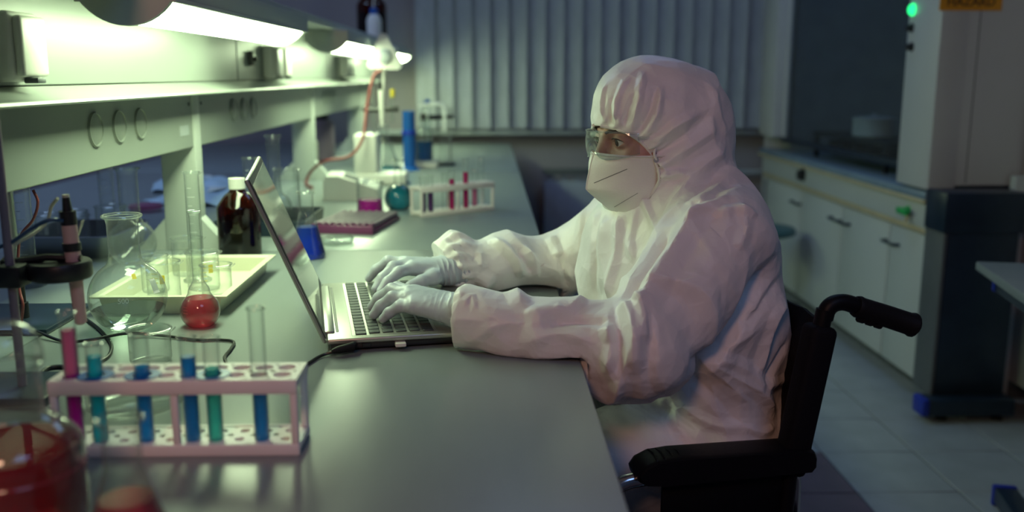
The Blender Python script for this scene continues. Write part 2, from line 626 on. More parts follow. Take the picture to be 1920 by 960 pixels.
# ============================================================ LAB BENCH
TOP = 0.80
bench = thing('lab_bench', 'long double sided laboratory bench with grey worktop', 'lab bench', (-0.70, 2.6, 0))
for (ya, yb) in ((-0.45, 2.137), (2.140, 3.90), (3.903, 5.575)):
    part('worktop_panel', MB().rbox(-0.70, 0.13, ya, yb, TOP - 0.028, TOP, 0.003), 'worktop', bench, world=True)
    part('worktop_panel', MB().rbox(-1.62, -0.703, ya, yb, TOP - 0.028, TOP, 0.003), 'worktop', bench, world=True)
for (xa, xb) in ((-1.52, -0.73), (-0.67, -0.16)):
    for k, (ya, yb) in enumerate(((-0.4, 1.1), (1.12, 2.7), (2.72, 4.2), (4.22, 5.5))):
        d = part('cabinet_body', MB().rbox(xa, xb, ya, yb, 0.08, TOP - 0.028, 0.004), 'hood_door', bench, world=True)
part('front_rail', MB().rbox(0.035, 0.065, -0.42, 5.54, TOP - 0.09, TOP - 0.028, 0.003), 'worktop_edge', bench, world=True)
for y in (-0.40, 2.55, 5.5):
    part('leg', MB().rbox(0.02, 0.07, y - 0.025, y + 0.025, 0, TOP - 0.09, 0.004), 'worktop_edge', bench, world=True)
part('plinth', MB().rbox(-1.5, -0.2, -0.38, 5.48, 0, 0.08, 0.004), 'worktop_edge', bench, world=True)

# ------------------------------------------------------------ reagent shelf on the bench
XP = -0.67
sh = thing('reagent_shelf', 'white metal service shelf with sockets standing along the bench', 'shelf', (XP - 0.04, 2.6, TOP))
SY0, SY1 = -0.42, 5.52
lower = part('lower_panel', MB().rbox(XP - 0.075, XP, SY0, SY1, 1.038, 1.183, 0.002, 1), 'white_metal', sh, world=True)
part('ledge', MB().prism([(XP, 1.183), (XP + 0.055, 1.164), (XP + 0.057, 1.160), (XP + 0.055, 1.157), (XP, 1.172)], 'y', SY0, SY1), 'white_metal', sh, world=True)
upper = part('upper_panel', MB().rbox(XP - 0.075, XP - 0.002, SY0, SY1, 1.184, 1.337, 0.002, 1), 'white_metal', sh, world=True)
part('top_shelf', MB().rbox(XP - 0.27, -0.478, SY0, SY1, 1.338, 1.362, 0.004), 'white_post', sh, world=True)
for y in (2.57, 4.02):
    part('panel_seam', MB().box(XP - 0.003, XP - 0.0008, y, y + 0.003, 1.185, 1.336), 'worktop_edge', upper, world=True)
for y in (-0.38, 0.70, 2.15, 3.60, 5.05):
    p = part('post', MB().rbox(XP - 0.077, XP + 0.003, y, y + 0.05, TOP, 1.170, 0.003), 'white_post', sh, world=True)
    ft = [(XP - 0.14, TOP), (XP + 0.062, TOP), (XP + 0.062, TOP + 0.006), (XP + 0.003, TOP + 0.075), (XP - 0.077, TOP + 0.075), (XP - 0.14, TOP + 0.006)]
    part('foot', MB().prism(ft, 'y', y + 0.004, y + 0.046), 'white_post', p, world=True)
    part('bracket', MB().prism([(XP - 0.07, 1.10), (XP - 0.004, 1.10), (XP - 0.037, 1.045)], 'y', y - 0.004, y - 0.0005), 'white_post', p, world=True)
    for dy in (-0.02, 0.07):
        part('screw', MB().lathe([(0, 0.0), (0.004, 0.0), (0.004, 0.002), (0, 0.002)], 12, mtx=Matrix.Translation((XP + 0.0005, y + dy, 1.135)) @ Matrix.Rotation(PI / 2, 4, 'Y')), 'worktop_edge', p, world=True)
disc = [(0, 0.0025), (0.024, 0.0025), (0.026, 0.001), (0.0268, 0.004), (0.029, 0.004), (0.030, 0.0)]
for y0 in (1.62, 2.50, 3.9):
    for k in range(3):
        part('blanking_cover', MB().lathe(disc, 32, mtx=Matrix.Translation((XP, y0 + 0.105 * k, 1.108)) @ Matrix.Rotation(PI / 2, 4, 'Y')), 'white_metal', sh, world=True)


def socket(y, w=0.085, closed=True):
    b = part('socket_box', MB().rbox(XP - 0.002, XP + 0.030, y, y + w, 1.190, 1.285, 0.007, 3), 'white_plastic', sh, world=True)
    part('hinged_cover', MB().rbox(XP + 0.030, XP + 0.043, y + 0.006, y + w - 0.006, 1.197, 1.279, 0.005, 3), 'white_plastic', b, world=True)
    part('latch', MB().rbox(XP + 0.028, XP + 0.048, y + 0.03, y + 0.055, 1.188, 1.196, 0.002), 'worktop_edge', b, world=True)


for y in (1.30, 2.86, 2.98, 4.30, 4.42):
    socket(y)
part('toggle_switch', MB().rbox(XP - 0.002, XP + 0.012, 2.69, 2.72, 1.225, 1.265, 0.002).rbox(XP + 0.012, XP + 0.02, 2.70, 2.71, 1.235, 1.25, 0.002), 'black_plastic', sh, world=True)
part('label_sticker', MB().box(XP, XP + 0.0006, 2.06, 2.12, 1.068, 1.09), 'sill', sh, world=True)


# ------------------------------------------------------------ lamps under the top shelf
def shelf_lamp(ya, yb, label):
    xc = -0.502
    t = thing('shelf_lamp', label, 'lamp', (xc, (ya + yb) / 2, 1.27), group='lamps under the reagent shelf')
    z = 1.303
    part('housing', MB().rbox(xc - 0.068, xc + 0.068, ya - 0.012, yb + 0.03, z, 1.337, 0.003), 'white_post', t, world=True)
    arc = []
    for k in range(15):
        a = -0.92 + 1.84 * k / 14
        arc.append((xc + 0.062 * math.sin(a) / math.sin(0.92), z + 0.001 - 0.034 * (math.cos(a) - math.cos(0.92)) / (1 - math.cos(0.92))))
    part('diffuser', MB().prism(arc, 'y', ya, yb), 'lamp_glow', t, world=True)
    arc2 = [(xc + (x - xc) * 1.06, z + (q - z) * 1.10) for x, q in arc]
    for y in (ya - 0.012, yb):
        part('end_cap', MB().prism(arc2, 'y', y, y + 0.012), 'pink_body' if False else 'white_post', t, world=True)
    for s in (-1, 1):
        part('rim', MB().rbox(xc + s * 0.066 - 0.004, xc + s * 0.066 + 0.004, ya - 0.012, yb + 0.012, z - 0.004, z + 0.002, 0.001), 'white_post', t, world=True)


shelf_lamp(1.36, 2.30, 'big lit strip lamp under the white shelf, above the beakers')
shelf_lamp(3.00, 3.94, 'middle lit strip lamp under the white shelf, behind the laptop screen')
shelf_lamp(4.62, 5.42, 'farthest strip lamp under the shelf, behind the electrode stand head')

# ============================================================ FUME HOOD
hood = thing('fume_hood', 'large white fume hood with glass sash and white cupboard doors', 'fume hood', (2.1, 4.3, 0))
HX, HY0, HY1 = 1.585, 3.28, 5.42
part('side_panel', MB().rbox(HX, 2.55, HY0, HY0 + 0.03, 0.81, 2.5, 0.004), 'hood_white', hood, world=True)
part('side_panel', MB().rbox(HX + 0.02, 2.55, HY1 - 0.03, HY1, 0.60, 2.5, 0.004), 'hood_white', hood, world=True)
part('side_seam', MB().box(1.70, 1.703, HY0 - 0.001, HY0 + 0.002, 0.82, 2.49), 'worktop_edge', hood, world=True)
c1 = part('control_column', MB().rbox(HX - 0.02, HX + 0.08, HY0 - 0.002, HY0 + 0.26, 0.795, 2.5, 0.006), 'hood_white', hood, world=True)
part('corner_column', MB().rbox(HX - 0.01, HX + 0.08, HY1 - 0.25, HY1, 0.86, 2.5, 0.006), 'hood_white', hood, world=True)
part('back_panel', MB().rbox(2.45, 2.48, HY0 + 0.03, HY1 - 0.03, 0.78, 2.5, 0.004), 'hood_inner', hood, world=True)
part('inner_lining', MB().box(HX + 0.09, 2.45, HY0 + 0.26, HY0 + 0.265, 0.78, 2.4), 'hood_inner', hood, world=True)
part('inner_lining', MB().box(HX + 0.09, 2.45, HY1 - 0.256, HY1 - 0.25, 0.78, 2.4), 'hood_inner', hood, world=True)
part('roof', MB().rbox(HX, 2.55, HY0, HY1, 2.5, 2.55, 0.004), 'hood_white', hood, world=True)
sash = part('sash_pane', MB().box(HX + 0.05, HX + 0.055, HY0 + 0.26, HY1 - 0.25, 0.86, 2.3), 'hood_pane', hood, world=True)
part('sash_rail', MB().rbox(HX + 0.035, HX + 0.07, HY0 + 0.26, HY1 - 0.25, 0.835, 0.862, 0.004), 'dark_panel', sash, world=True)
part('sash_rail', MB().rbox(HX + 0.04, HX + 0.065, HY1 - 0.29, HY1 - 0.25, 0.86, 2.3, 0.004), 'hood_white', sash, world=True)
part('hood_worktop', MB().rbox(HX - 0.015, 2.46, HY0 + 0.02, HY1 - 0.02, 0.755, 0.785, 0.006), 'hood_worktop', hood, world=True)
part('worktop_edging', MB().rbox(HX - 0.02, HX + 0.01, HY0 + 0.02, HY1 - 0.02, 0.742, 0.756, 0.004), 'hood_edge', hood, world=True)
part('body', MB().rbox(HX + 0.035, 2.52, HY0 + 0.02, HY1 - 0.06, 0.08, 0.755, 0.004), 'hood_door', hood, world=True)
part('plinth', MB().rbox(HX + 0.09, 2.5, HY0 + 0.03, HY1 - 0.06, 0.0, 0.08, 0.004), 'worktop_edge', hood, world=True)
apron = part('apron', MB().rbox(HX + 0.0, HX + 0.035, HY0 + 0.015, HY1 - 0.05, 0.648, 0.742, 0.004), 'hood_door', hood, world=True)
part('apron_trim', MB().rbox(HX + 0.004, HX + 0.035, HY0 + 0.015, HY1 - 0.05, 0.628, 0.648, 0.002), 'hood_edge', hood, world=True)
for (ya, yb, hy) in ((3.295, 3.625, 3.59), (3.632, 4.135, 4.09), (4.142, 4.70, 4.19), (4.707, 5.30, 4.75)):
    d = part('door', MB().rbox(HX + 0.012, HX + 0.034, ya, yb, 0.075, 0.622, 0.004), 'hood_door', hood, world=True)
    part('handle', MB().tube([(HX + 0.012, hy - 0.055, 0.55), (HX - 0.013, hy - 0.052, 0.55), (HX - 0.013, hy + 0.052, 0.55), (HX + 0.012, hy + 0.055, 0.55)], 0.006, 8), 'dark_panel', d, world=True)


def knob(par, x, y, z, m, r=0.014, ln=0.022, name='knob'):
    return part(name, MB().lathe([(0, ln), (r * 0.8, ln), (r, ln * 0.85), (r, 0.006), (r * 1.3, 0.004), (r * 1.3, 0), ], 20, mtx=Matrix.Translation((x, y, z)) @ Matrix.Rotation(-PI / 2, 4, 'Y')), m, par, world=True)


q = atx(1712, 18, HX - 0.02)
knob(c1, HX - 0.02, q[1], q[2], 'green_led', 0.017, 0.014, 'indicator_light')
for py in (52, 88):
    q = atx(1710, py, HX - 0.02)
    knob(c1, HX - 0.02, q[1], q[2], 'black_plastic', 0.013, 0.02)
q = atx(1508, 300, HX)
k1 = knob(apron, HX, q[1], 0.705, 'black_plastic', 0.026, 0.03, 'valve_knob')
q = atx(1705, 376, HX)
k2 = knob(apron, HX, q[1], 0.695, 'green_plastic', 0.016, 0.02, 'valve_knob')
part('valve_lever', MB().rbox(HX - 0.035, HX - 0.018, q[1] - 0.05, q[1] + 0.035, 0.683, 0.708, 0.005), 'green_plastic', apron, world=True)
part('valve_spout', MB().tube([(HX - 0.018, q[1] - 0.035, 0.69), (HX - 0.024, q[1] - 0.037, 0.655)], 0.007, 8), 'hood_edge', apron, world=True)

# things standing in the hood
hp = thing('hot_plate', 'black hot plate frame standing inside the fume hood', 'hot plate', (1.81, 4.33, 0.785))
part('grate', MB().rbox(-0.13, 0.13, -0.42, 0.50, 0.110, 0.130, 0.006), 'black_plastic', hp)
part('lower_tray', MB().rbox(-0.12, 0.12, -0.40, 0.48, 0.030, 0.050, 0.006), 'black_plastic', hp)
for sx in (-1, 1):
    for y in (-0.39, 0.47):
        part('leg', MB().rbox(sx * 0.115 - 0.012, sx * 0.115 + 0.012, y - 0.012, y + 0.012, 0, 0.112, 0.003), 'black_plastic', hp)
for k in range(5):
    part('burner_bar', MB().tube([(-0.11, -0.34 + k * 0.16, 0.080), (0.11, -0.34 + k * 0.16, 0.080)], 0.018, 10), 'black_plastic', hp)
pot = thing('pot', 'pale cylindrical pot with lid standing in the fume hood', 'pot', (1.82, 4.40, 0.9155))
part('vessel', MB().lathe([(0.0, 0), (0.090, 0), (0.095, 0.005), (0.095, 0.075), (0.099, 0.08), (0.099, 0.085), (0.0, 0.085)], 32), 'white_plastic', pot)
part('lid', MB().lathe([(0.0, 0.104), (0.012, 0.104), (0.012, 0.094), (0.07, 0.091), (0.090, 0.086)], 32), 'hood_white', pot)
bk = thing('burner', 'low dark burner on the fume hood worktop near the control column', 'burner', (1.78, 3.68, 0.785))
part('base', MB().lathe([(0, 0), (0.07, 0), (0.075, 0.01), (0.06, 0.02), (0, 0.022)], 28), 'black_plastic', bk)
part('ring', MB().tube([(0.06 * math.cos(a), 0.06 * math.sin(a), 0.045) for a in np.linspace(0, 2 * PI, 25)], 0.006, 8), 'black_plastic', bk)
for k in range(3):
    a = 2 * PI * k / 3
    part('prong', MB().tube([(0.06 * math.cos(a), 0.06 * math.sin(a), 0.015), (0.06 * math.cos(a), 0.06 * math.sin(a), 0.05)], 0.005, 8), 'black_plastic', bk)


def text_mesh(txt, size, mat, depth=0.0006):
    cu = bpy.data.curves.new('lettering', 'FONT')
    cu.body = txt
    cu.size = size
    cu.extrude = depth
    cu.align_x = 'CENTER'
    cu.resolution_u = 3
    o = bpy.data.objects.new('lettering', cu)
    COL.objects.link(o)
    dg = bpy.context.evaluated_depsgraph_get()
    me = bpy.data.meshes.new_from_object(o.evaluated_get(dg))
    bpy.data.objects.remove(o)
    bpy.data.curves.remove(cu)
    me.materials.clear()
    me.materials.append(M(mat))
    return me


a_ = aty(1760, 20, HY0)
b_ = aty(1877, 20, HY0)
sg = thing('hazard_sign', 'orange hazard sign with black lettering on the fume hood side', 'sign', ((a_[0] + b_[0]) / 2, HY0 - 0.004, a_[2]))
sw = b_[0] - a_[0]
part('plate', MB().rbox(-sw / 2, sw / 2, 0, 0.003, 0, 0.16, 0.001, 1), 'sign_orange', sg)
tm = part('lettering', text_mesh('HAZARD', 0.042, 'sign_black'), [], sg, loc=(0, -0.0012, 0.016))
tm.rotation_euler = (PI / 2, 0, 0)

# dark support stand beside the hood
ds = thing('support_stand', 'dark blue black stand with blue capped foot beside the cupboard doors', 'stand', (1.70, 3.17, 0))
part('top_block', MB().rbox(-0.145, 0.135, -0.06, 0.09, 0.665, 0.805, 0.004), 'dark_panel', ds)
part('column', MB().rbox(-0.125, 0.125, -0.05, 0.08, 0.08, 0.665, 0.004), 'dark_panel', ds)
part('trim', MB().rbox(-0.14, -0.128, -0.055, 0.085, 0.08, 0.665, 0.002), 'worktop_edge', ds)
part('foot', MB().rbox(-0.165, 0.14, -0.11, -0.03, 0.025, 0.085, 0.006), 'dark_panel', ds)
part('foot_cap', MB().rbox(-0.19, -0.163, -0.112, -0.028, 0.023, 0.087, 0.008), 'blue_cap', ds)
part('leveller', MB().lathe([(0, 0), (0.02, 0), (0.02, 0.008), (0.008, 0.01), (0.008, 0.025)], 14, at=(-0.1, -0.07, 0)), 'black_plastic', ds)
part('leveller', MB().lathe([(0, 0), (0.02, 0), (0.02, 0.008), (0.008, 0.01), (0.008, 0.025)], 14, at=(0.1, -0.07, 0)), 'black_plastic', ds)

# tall white cabinet at the right edge
cb = thing('tall_cabinet', 'tall pale cabinet standing beyond the right hand table', 'cabinet', (1.87, 2.86, 0))
part('body', MB().rbox(0.03, 0.75, 0.0, 0.40, 0.10, 2.0, 0.006), 'hood_white', cb)
dr = part('door', MB().rbox(0.035, 0.38, -0.022, 0.0, 0.12, 0.80, 0.004), 'hood_door', cb)
part('door', MB().rbox(0.385, 0.74, -0.022, 0.0, 0.12, 0.80, 0.004), 'hood_door', cb)
part('door', MB().rbox(0.035, 0.74, -0.022, 0.0, 0.83, 1.97, 0.004), 'hood_door', cb)
part('corner_post', MB().rbox(-0.02, 0.03, -0.03, 0.02, 0.0, 0.85, 0.005), 'white_post', cb)
part('corner_post', MB().rbox(-0.02, 0.03, 0.36, 0.40, 0.0, 0.85, 0.005), 'white_post', cb)
part('ledge', MB().rbox(-0.03, 0.76, -0.035, 0.0, 0.80, 0.83, 0.004), 'white_post', cb)
for x in (0.7,):
    part('corner_post', MB().rbox(x, x + 0.04, 0.0, 0.04, 0.0, 0.10, 0.005), 'white_post', cb)

# side table at the right edge
c_ = atz(1830, 490, 0.70)
tb = thing('side_table', 'grey topped side table with dark frame and blue end caps at right', 'table', (c_[0], c_[1], 0), rz=math.radians(-13))
part('table_top', MB().rbox(0, 1.2, -0.8, 0, 0.677, 0.70, 0.003), 'worktop', tb)
part('rail', MB().rbox(0.045, 0.085, -0.74, -0.03, 0.625, 0.677, 0.004), 'dark_panel', tb)
part('rail', MB().rbox(1.1, 1.14, -0.74, -0.03, 0.625, 0.677, 0.004), 'dark_panel', tb)
part('rail', MB().rbox(0.085, 1.1, -0.12, -0.08, 0.625, 0.677, 0.004), 'dark_panel', tb)
part('rail_cap', MB().rbox(0.042, 0.088, -0.03, -0.008, 0.622, 0.677, 0.006), 'blue_cap', tb)
for x in (0.13, 1.0):
    part('leg', MB().rbox(x - 0.03, x + 0.03, -0.44, -0.36, 0.05, 0.677, 0.004), 'dark_panel', tb)
    f_ = part('foot', MB().rbox(x - 0.03, x + 0.03, -0.72, -0.02, 0.012, 0.06, 0.006), 'dark_panel', tb)
    for y in (-0.74, -0.02):
        part('foot_cap', MB().rbox(x - 0.032, x + 0.032, y, y + 0.022, 0.0, 0.062, 0.006), 'blue_cap', f_)

# ============================================================ LABWARE BUILDERS
def rim_ring(r, z, t=0.0014, seg=36):
    return MB().lathe([(r + t * math.cos(a), z + t * math.sin(a)) for a in np.linspace(0, 2 * PI, 9)], seg)


def interp_prof(prof, z):
    zs = [p[1] for p in prof]
    rs = [p[0] for p in prof]
    return float(np.interp(z, zs, rs))


def smooth_prof(pts, n=6):
    P = spline([np.array([r, z, 0.0]) for r, z in pts], n)
    return [(max(0.0, p[0]), p[1]) for p in P]


def fill_prof(prof, z1, gap=0.0012):
    """closed liquid body inside a wall profile up to height z1"""
    z0 = prof[0][1] + gap
    zs = sorted(set([z0] + [p[1] for p in prof if z0 < p[1] < z1] + [z1]))
    out = [(0.0, z0)]
    for z in zs:
        out.append((max(0.0004, interp_prof(prof, z) - gap), z))
    out.append((0.0, z1))
    return out


def wall_of(prof):
    """profile sorted by height for interpolation (drops the flat bottom)"""
    return [p for p in prof if p[0] > 1e-5]


def vessel(name, label, cat, loc, prof, rim_r, top, liq=None, liq_z=None, gmat='clear_glass', rim_t=0.0014, group=None, seg=40, rz=0.0):
    t = thing(name, label, cat, loc, rz, group)
    b = part('glass_wall', MB().lathe(prof, seg), gmat, t)
    part('rim', rim_ring(rim_r, top, rim_t), 'thick_glass', b)
    if liq:
        part('liquid', MB().lathe(fill_prof(wall_of(prof), liq_z), seg), liq, t)
    return t


def patch(rfun, a0, a1, z0, z1, n=6, off=0.0004, m=2):
    g = [[(rfun(z) + off) * np.array([math.cos(a), math.sin(a), 0]) + np.array([0, 0, z]) for a in np.linspace(a0, a1, n)] for z in np.linspace(z0, z1, m)]
    return MB().sheet(g)


def beaker_prof(r, h):
    return [(0, 0.0005), (r - 0.005, 0.0), (r - 0.0015, 0.0015), (r, 0.006), (r, h * 0.5), (r, h - 0.004), (r + 0.0015, h)]


def beaker(label, loc, r, h, liq=None, lz=None, marks=None, group=None, name='beaker', rz=0.0):
    prof = beaker_prof(r, h)
    t = vessel(name, label, 'beaker', loc, prof, r + 0.0015, h, liq, lz, group=group, rz=rz)
    # pouring lip
    lip = [[((r + 0.001 + 0.007 * q * math.cos(a * 1.6)) * math.cos(a), (r + 0.001 + 0.007 * q * math.cos(a * 1.6)) * math.sin(a), h - 0.006 * (1 - q)) for a in np.linspace(-0.4, 0.4, 7)] for q in np.linspace(0, 1, 4)]
    part('spout', MB().sheet(lip), 'thick_glass', t)
    if marks:
        for k, z in enumerate(np.linspace(h * 0.3, h * 0.75, 5)):
            part('graduation', patch(lambda q: r, -1.95, -1.55, z, z + 0.0012), marks, t)
        part('print_panel', patch(lambda q: r, -1.45, -1.15, h * 0.5, h * 0.72), marks, t)
    return t


def cylinder_glass(label, loc, r, h, group=None, marks='white_print'):
    prof = [(0, 0.0), (r * 1.9, 0.0), (r * 1.95, 0.004), (r * 1.2, 0.010), (r, 0.016), (r, h * 0.5), (r, h - 0.006), (r + 0.002, h)]
    t = vessel('measuring_cylinder', label, 'cylinder', loc, prof, r + 0.002, h, group=group, seg=28)
    part('spout', MB().sheet([[((r + 0.002 + 0.005 * q) * math.cos(a), (r + 0.002 + 0.005 * q) * math.sin(a), h - 0.005 * (1 - q)) for a in np.linspace(-0.5, 0.5, 6)] for q in (0, 0.5, 1)]), 'thick_glass', t)
    for k in range(10):
        z = 0.03 + (h - 0.06) * k / 9
        part('graduation', patch(lambda q: r, -2.0, -1.4 if k % 2 else -1.0, z, z + 0.0009, 4), marks, t)
    return t


def erlen_prof(rb, rn, h, neck):
    return [(0, 0.0005), (rb - 0.006, 0), (rb - 0.0015, 0.0018), (rb, 0.007), (rb * 0.97, 0.014), (rn + (rb - rn) * 0.5, (h - neck) * 0.52), (rn * 1.15, h - neck - 0.006), (rn, h - neck + 0.004), (rn, h - 0.006), (rn + 0.003, h)]


def erlen(label, loc, rb, rn, h, neck, liq=None, lz=None, group=None):
    prof = erlen_prof(rb, rn, h, neck)
    prof = prof[:5] + smooth_prof(prof[5:9], 4) + [prof[9]]
    return vessel('erlenmeyer_flask', label, 'flask', loc, prof, rn + 0.003, h, liq, lz, rim_t=0.0018, group=group)


def round_prof(R, rn, h, flat):
    """flat bottomed round flask"""
    c = math.sqrt(R * R - flat * flat)
    pts = [(0, 0.0006), (flat * 0.95, 0.0)]
    a0 = math.asin(flat / R)
    for a in np.linspace(a0, PI - math.asin(min(0.98, rn * 1.25 / R)), 18):
        pts.append((R * math.sin(a), c - R * math.cos(a)))
    zt = pts[-1][1]
    pts += [(rn * 1.05, zt + 0.010), (rn, zt + 0.022), (rn, h - 0.012), (rn + 0.0015, h - 0.005), (rn + 0.005, h)]
    return pts


# ------------------------------------------------------------ test tubes and racks
TUBE_R = 0.0083


def tube_prof(r, L):
    pts = [(r * math.sin(a), r - r * math.cos(a)) for a in np.linspace(0.02, PI / 2, 7)]
    return pts + [(r, L * 0.5), (r, L - 0.003), (r + 0.0012, L)]


def test_tube(label, loc, L, liq=None, lz=None, liq2=None, lz2=None, group=None, r=TUBE_R):
    t = thing('test_tube', label, 'test tube', loc, 0, group)
    prof = tube_prof(r, L)
    b = part('glass_wall', MB().lathe(prof, 20), 'clear_glass', t)
    part('rim', rim_ring(r + 0.0012, L, 0.0011, 20), 'thick_glass', b)
    if liq:
        part('liquid', MB().lathe(fill_prof(prof, lz, 0.0009), 20), liq, t)
    if liq2:
        rr = r - 0.0009
        part('upper_liquid', MB().lathe([(0, lz + 0.0003), (rr, lz + 0.0003), (rr, lz2), (0, lz2)], 20), liq2, t)
    return t


def holed_plate(nx, ny, cell, hr, z0, z1, marg=0.006):
    mb = MB()
    n = 16
    sq = []
    for k in range(n):
        a = 2 * PI * (k + 0.5) / n
        c, s = math.cos(a), math.sin(a)
        q = 1 / max(abs(c), abs(s))
        sq.append((c * q * cell / 2, s * q * cell / 2))
    for i in range(nx):
        for j in range(ny):
            cx, cy = (i - (nx - 1) / 2) * cell, (j - (ny - 1) / 2) * cell
            vs = []
            for z in (z0, z1):
                vs += [(cx + p[0], cy + p[1], z) for p in sq]
                vs += [(cx + hr * math.cos(2 * PI * (k + 0.5) / n), cy + hr * math.sin(2 * PI * (k + 0.5) / n), z) for k in range(n)]
            fs = []
            for k in range(n):
                k2 = (k + 1) % n
                fs.append((k, k2, n + k2, n + k))
                fs.append((2 * n + k, 3 * n + k, 3 * n + k2, 2 * n + k2))
                fs.append((n + k, n + k2, 3 * n + k2, 3 * n + k))
            mb.add(vs, fs)
    hx, hy = nx * cell / 2, ny * cell / 2
    for (a, b, c, d) in ((-hx - marg, hx + marg, -hy - marg, -hy), (-hx - marg, hx + marg, hy, hy + marg), (-hx - marg, -hx, -hy, hy), (hx, hx + marg, -hy, hy)):
        mb.box(a, b, c, d, z0, z1)
    # weld the shared borders so the plate is one piece
    bm = bmesh.new()
    vs = [bm.verts.new(p) for p in mb.v]
    for f in mb.f:
        try:
            bm.faces.new([vs[i] for i in f])
        except ValueError:
            pass
    bmesh.ops.remove_doubles(bm, verts=bm.verts, dist=0.0004)
    bm.verts.index_update()
    out = MB().add([v.co for v in bm.verts], [tuple(v.index for v in f.verts) for f in bm.faces])
    bm.free()
    return out


def tube_rack(label, loc, rz=0.0, nx=10, cell=0.0247, h=0.085, rings=()):
    t = thing('test_tube_rack', label, 'test tube rack', loc, rz, 'white test tube racks')
    hx = nx * cell / 2 + 0.006
    hy = cell + 0.006
    tp = part('top_plate', holed_plate(nx, 2, cell, 0.0100, h - 0.010, h), 'rack_plastic', t)
    part('bottom_plate', holed_plate(nx, 2, cell, 0.0055, 0.004, 0.012), 'rack_plastic', t)
    for s in (-1, 1):
        part('foot_rail', MB().rbox(-hx - 0.0005, hx + 0.0005, s * (hy - 0.0033) - 0.004, s * (hy - 0.0033) + 0.004, 0, 0.013, 0.002), 'rack_plastic', t)
        part('top_rail', MB().rbox(-hx - 0.0005, hx + 0.0005, s * (hy - 0.0016) - 0.003, s * (hy - 0.0016) + 0.003, h - 0.016, h - 0.0006, 0.002), 'rack_plastic', t)
        for sy in (-1, 1):
            part('corner_post', MB().rbox(s * (hx - 0.004) - 0.004, s * (hx - 0.004) + 0.004, sy * (hy - 0.004) - 0.004, sy * (hy - 0.004) + 0.004, 0.012, h - 0.012, 0.002), 'rack_plastic', t)
    for sy in (-1, 1):
        part('middle_post', MB().rbox(-0.004, 0.004, sy * (hy - 0.004) - 0.003, sy * (hy - 0.004) + 0.003, 0.012, h - 0.012, 0.0015), 'rack_plastic', t)
    for (x, y) in rings:
        part('blue_ring', MB().lathe([(0.0102, h + 0.0002), (0.0102, h + 0.0014), (0.0185, h + 0.0012), (0.0185, h + 0.0002)], 24, at=(x, y, 0)), 'blue_plastic', t)
    return t


# ============================================================ FOREGROUND RACK
RX, RY = -0.3330, 0.975
CELL = 0.0247
cols = [RX + (i - 4.5) * CELL for i in range(10)]
row = RY - CELL / 2
cidx = [0, 1, 3, 5, 6, 8]
tube_rack('white plastic test tube rack nearest the camera, holding blue and purple tubes', (RX, RY, TOP), 0,
          rings=[(cols[1] - RX, row - RY), (cols[3] - RX, row - RY), (cols[6] - RX, row - RY)])
zz = lambda px, py: float(aty(px, py, row)[2]) - TOP - 0.012
ft = [('tall test tube with purple liquid at the left end of the front rack', 0, zz(125, 585), 'magenta_liquid', zz(130, 700), 'pink_liquid', zz(128, 618)),
      ('test tube with cyan liquid next to the purple tube in front rack', 1, zz(170, 645), 'cyan_liquid', zz(172, 668), None, None),
      ('test tube with azure liquid, third from left in the front rack', 3, zz(258, 628), 'azure_liquid', zz(262, 687), None, None),
      ('test tube with azure liquid just right of the front rack middle post', 5, zz(346, 632), 'azure_liquid', zz(350, 668), None, None),
      ('test tube with pale aqua liquid in the front rack', 6, zz(393, 634), 'aqua_liquid', zz(396, 690), None, None),
      ('tall half empty test tube with azure liquid at right of front rack', 8, zz(480, 578), 'azure_liquid', zz(486, 733), None, None)]
for (lab, i, L, m, lz, m2, lz2) in ft:
    test_tube(lab, (cols[i], row, TOP + 0.0062), L + 0.006, m, lz + 0.006, m2, lz2 + 0.006 if lz2 else None, group='test tubes in the front rack')

# big bottle with red liquid, partly out of frame
bp = [(0, 0.0008), (0.050, 0.0), (0.056, 0.003), (0.058, 0.010), (0.058, 0.068)] + smooth_prof([(0.058, 0.068), (0.055, 0.080), (0.043, 0.094), (0.031, 0.103), (0.0275, 0.112), (0.0275, 0.150)], 4)[1:]
bt = thing('reagent_bottle', 'large clear bottle of red liquid at the left front edge', 'bottle', (-0.424, 0.795, TOP))
part('glass_wall', MB().lathe(bp, 48), 'thick_glass', bt)
part('liquid', MB().lathe(fill_prof(wall_of(bp), 0.076), 48), 'red_liquid', bt)
part('liquid_band', MB().lathe([(0.0572, 0.055), (0.0585, 0.056), (0.0572, 0.058)], 48), 'rose_liquid', bt)
stp = part('stopper', MB().lathe(smooth_prof([(0, 0.19), (0.016, 0.187), (0.027, 0.176), (0.031, 0.162), (0.031, 0.150), (0.026, 0.148)], 4), 40), 'thick_glass', bt)
part('neck_ring', rim_ring(0.0285, 0.150, 0.0022), 'thick_glass', bt)
erlen('small conical flask with a little red liquid at the bottom edge', (-0.300, 0.725, TOP), 0.040, 0.0150, 0.126, 0.042, 'rose_liquid', 0.058)

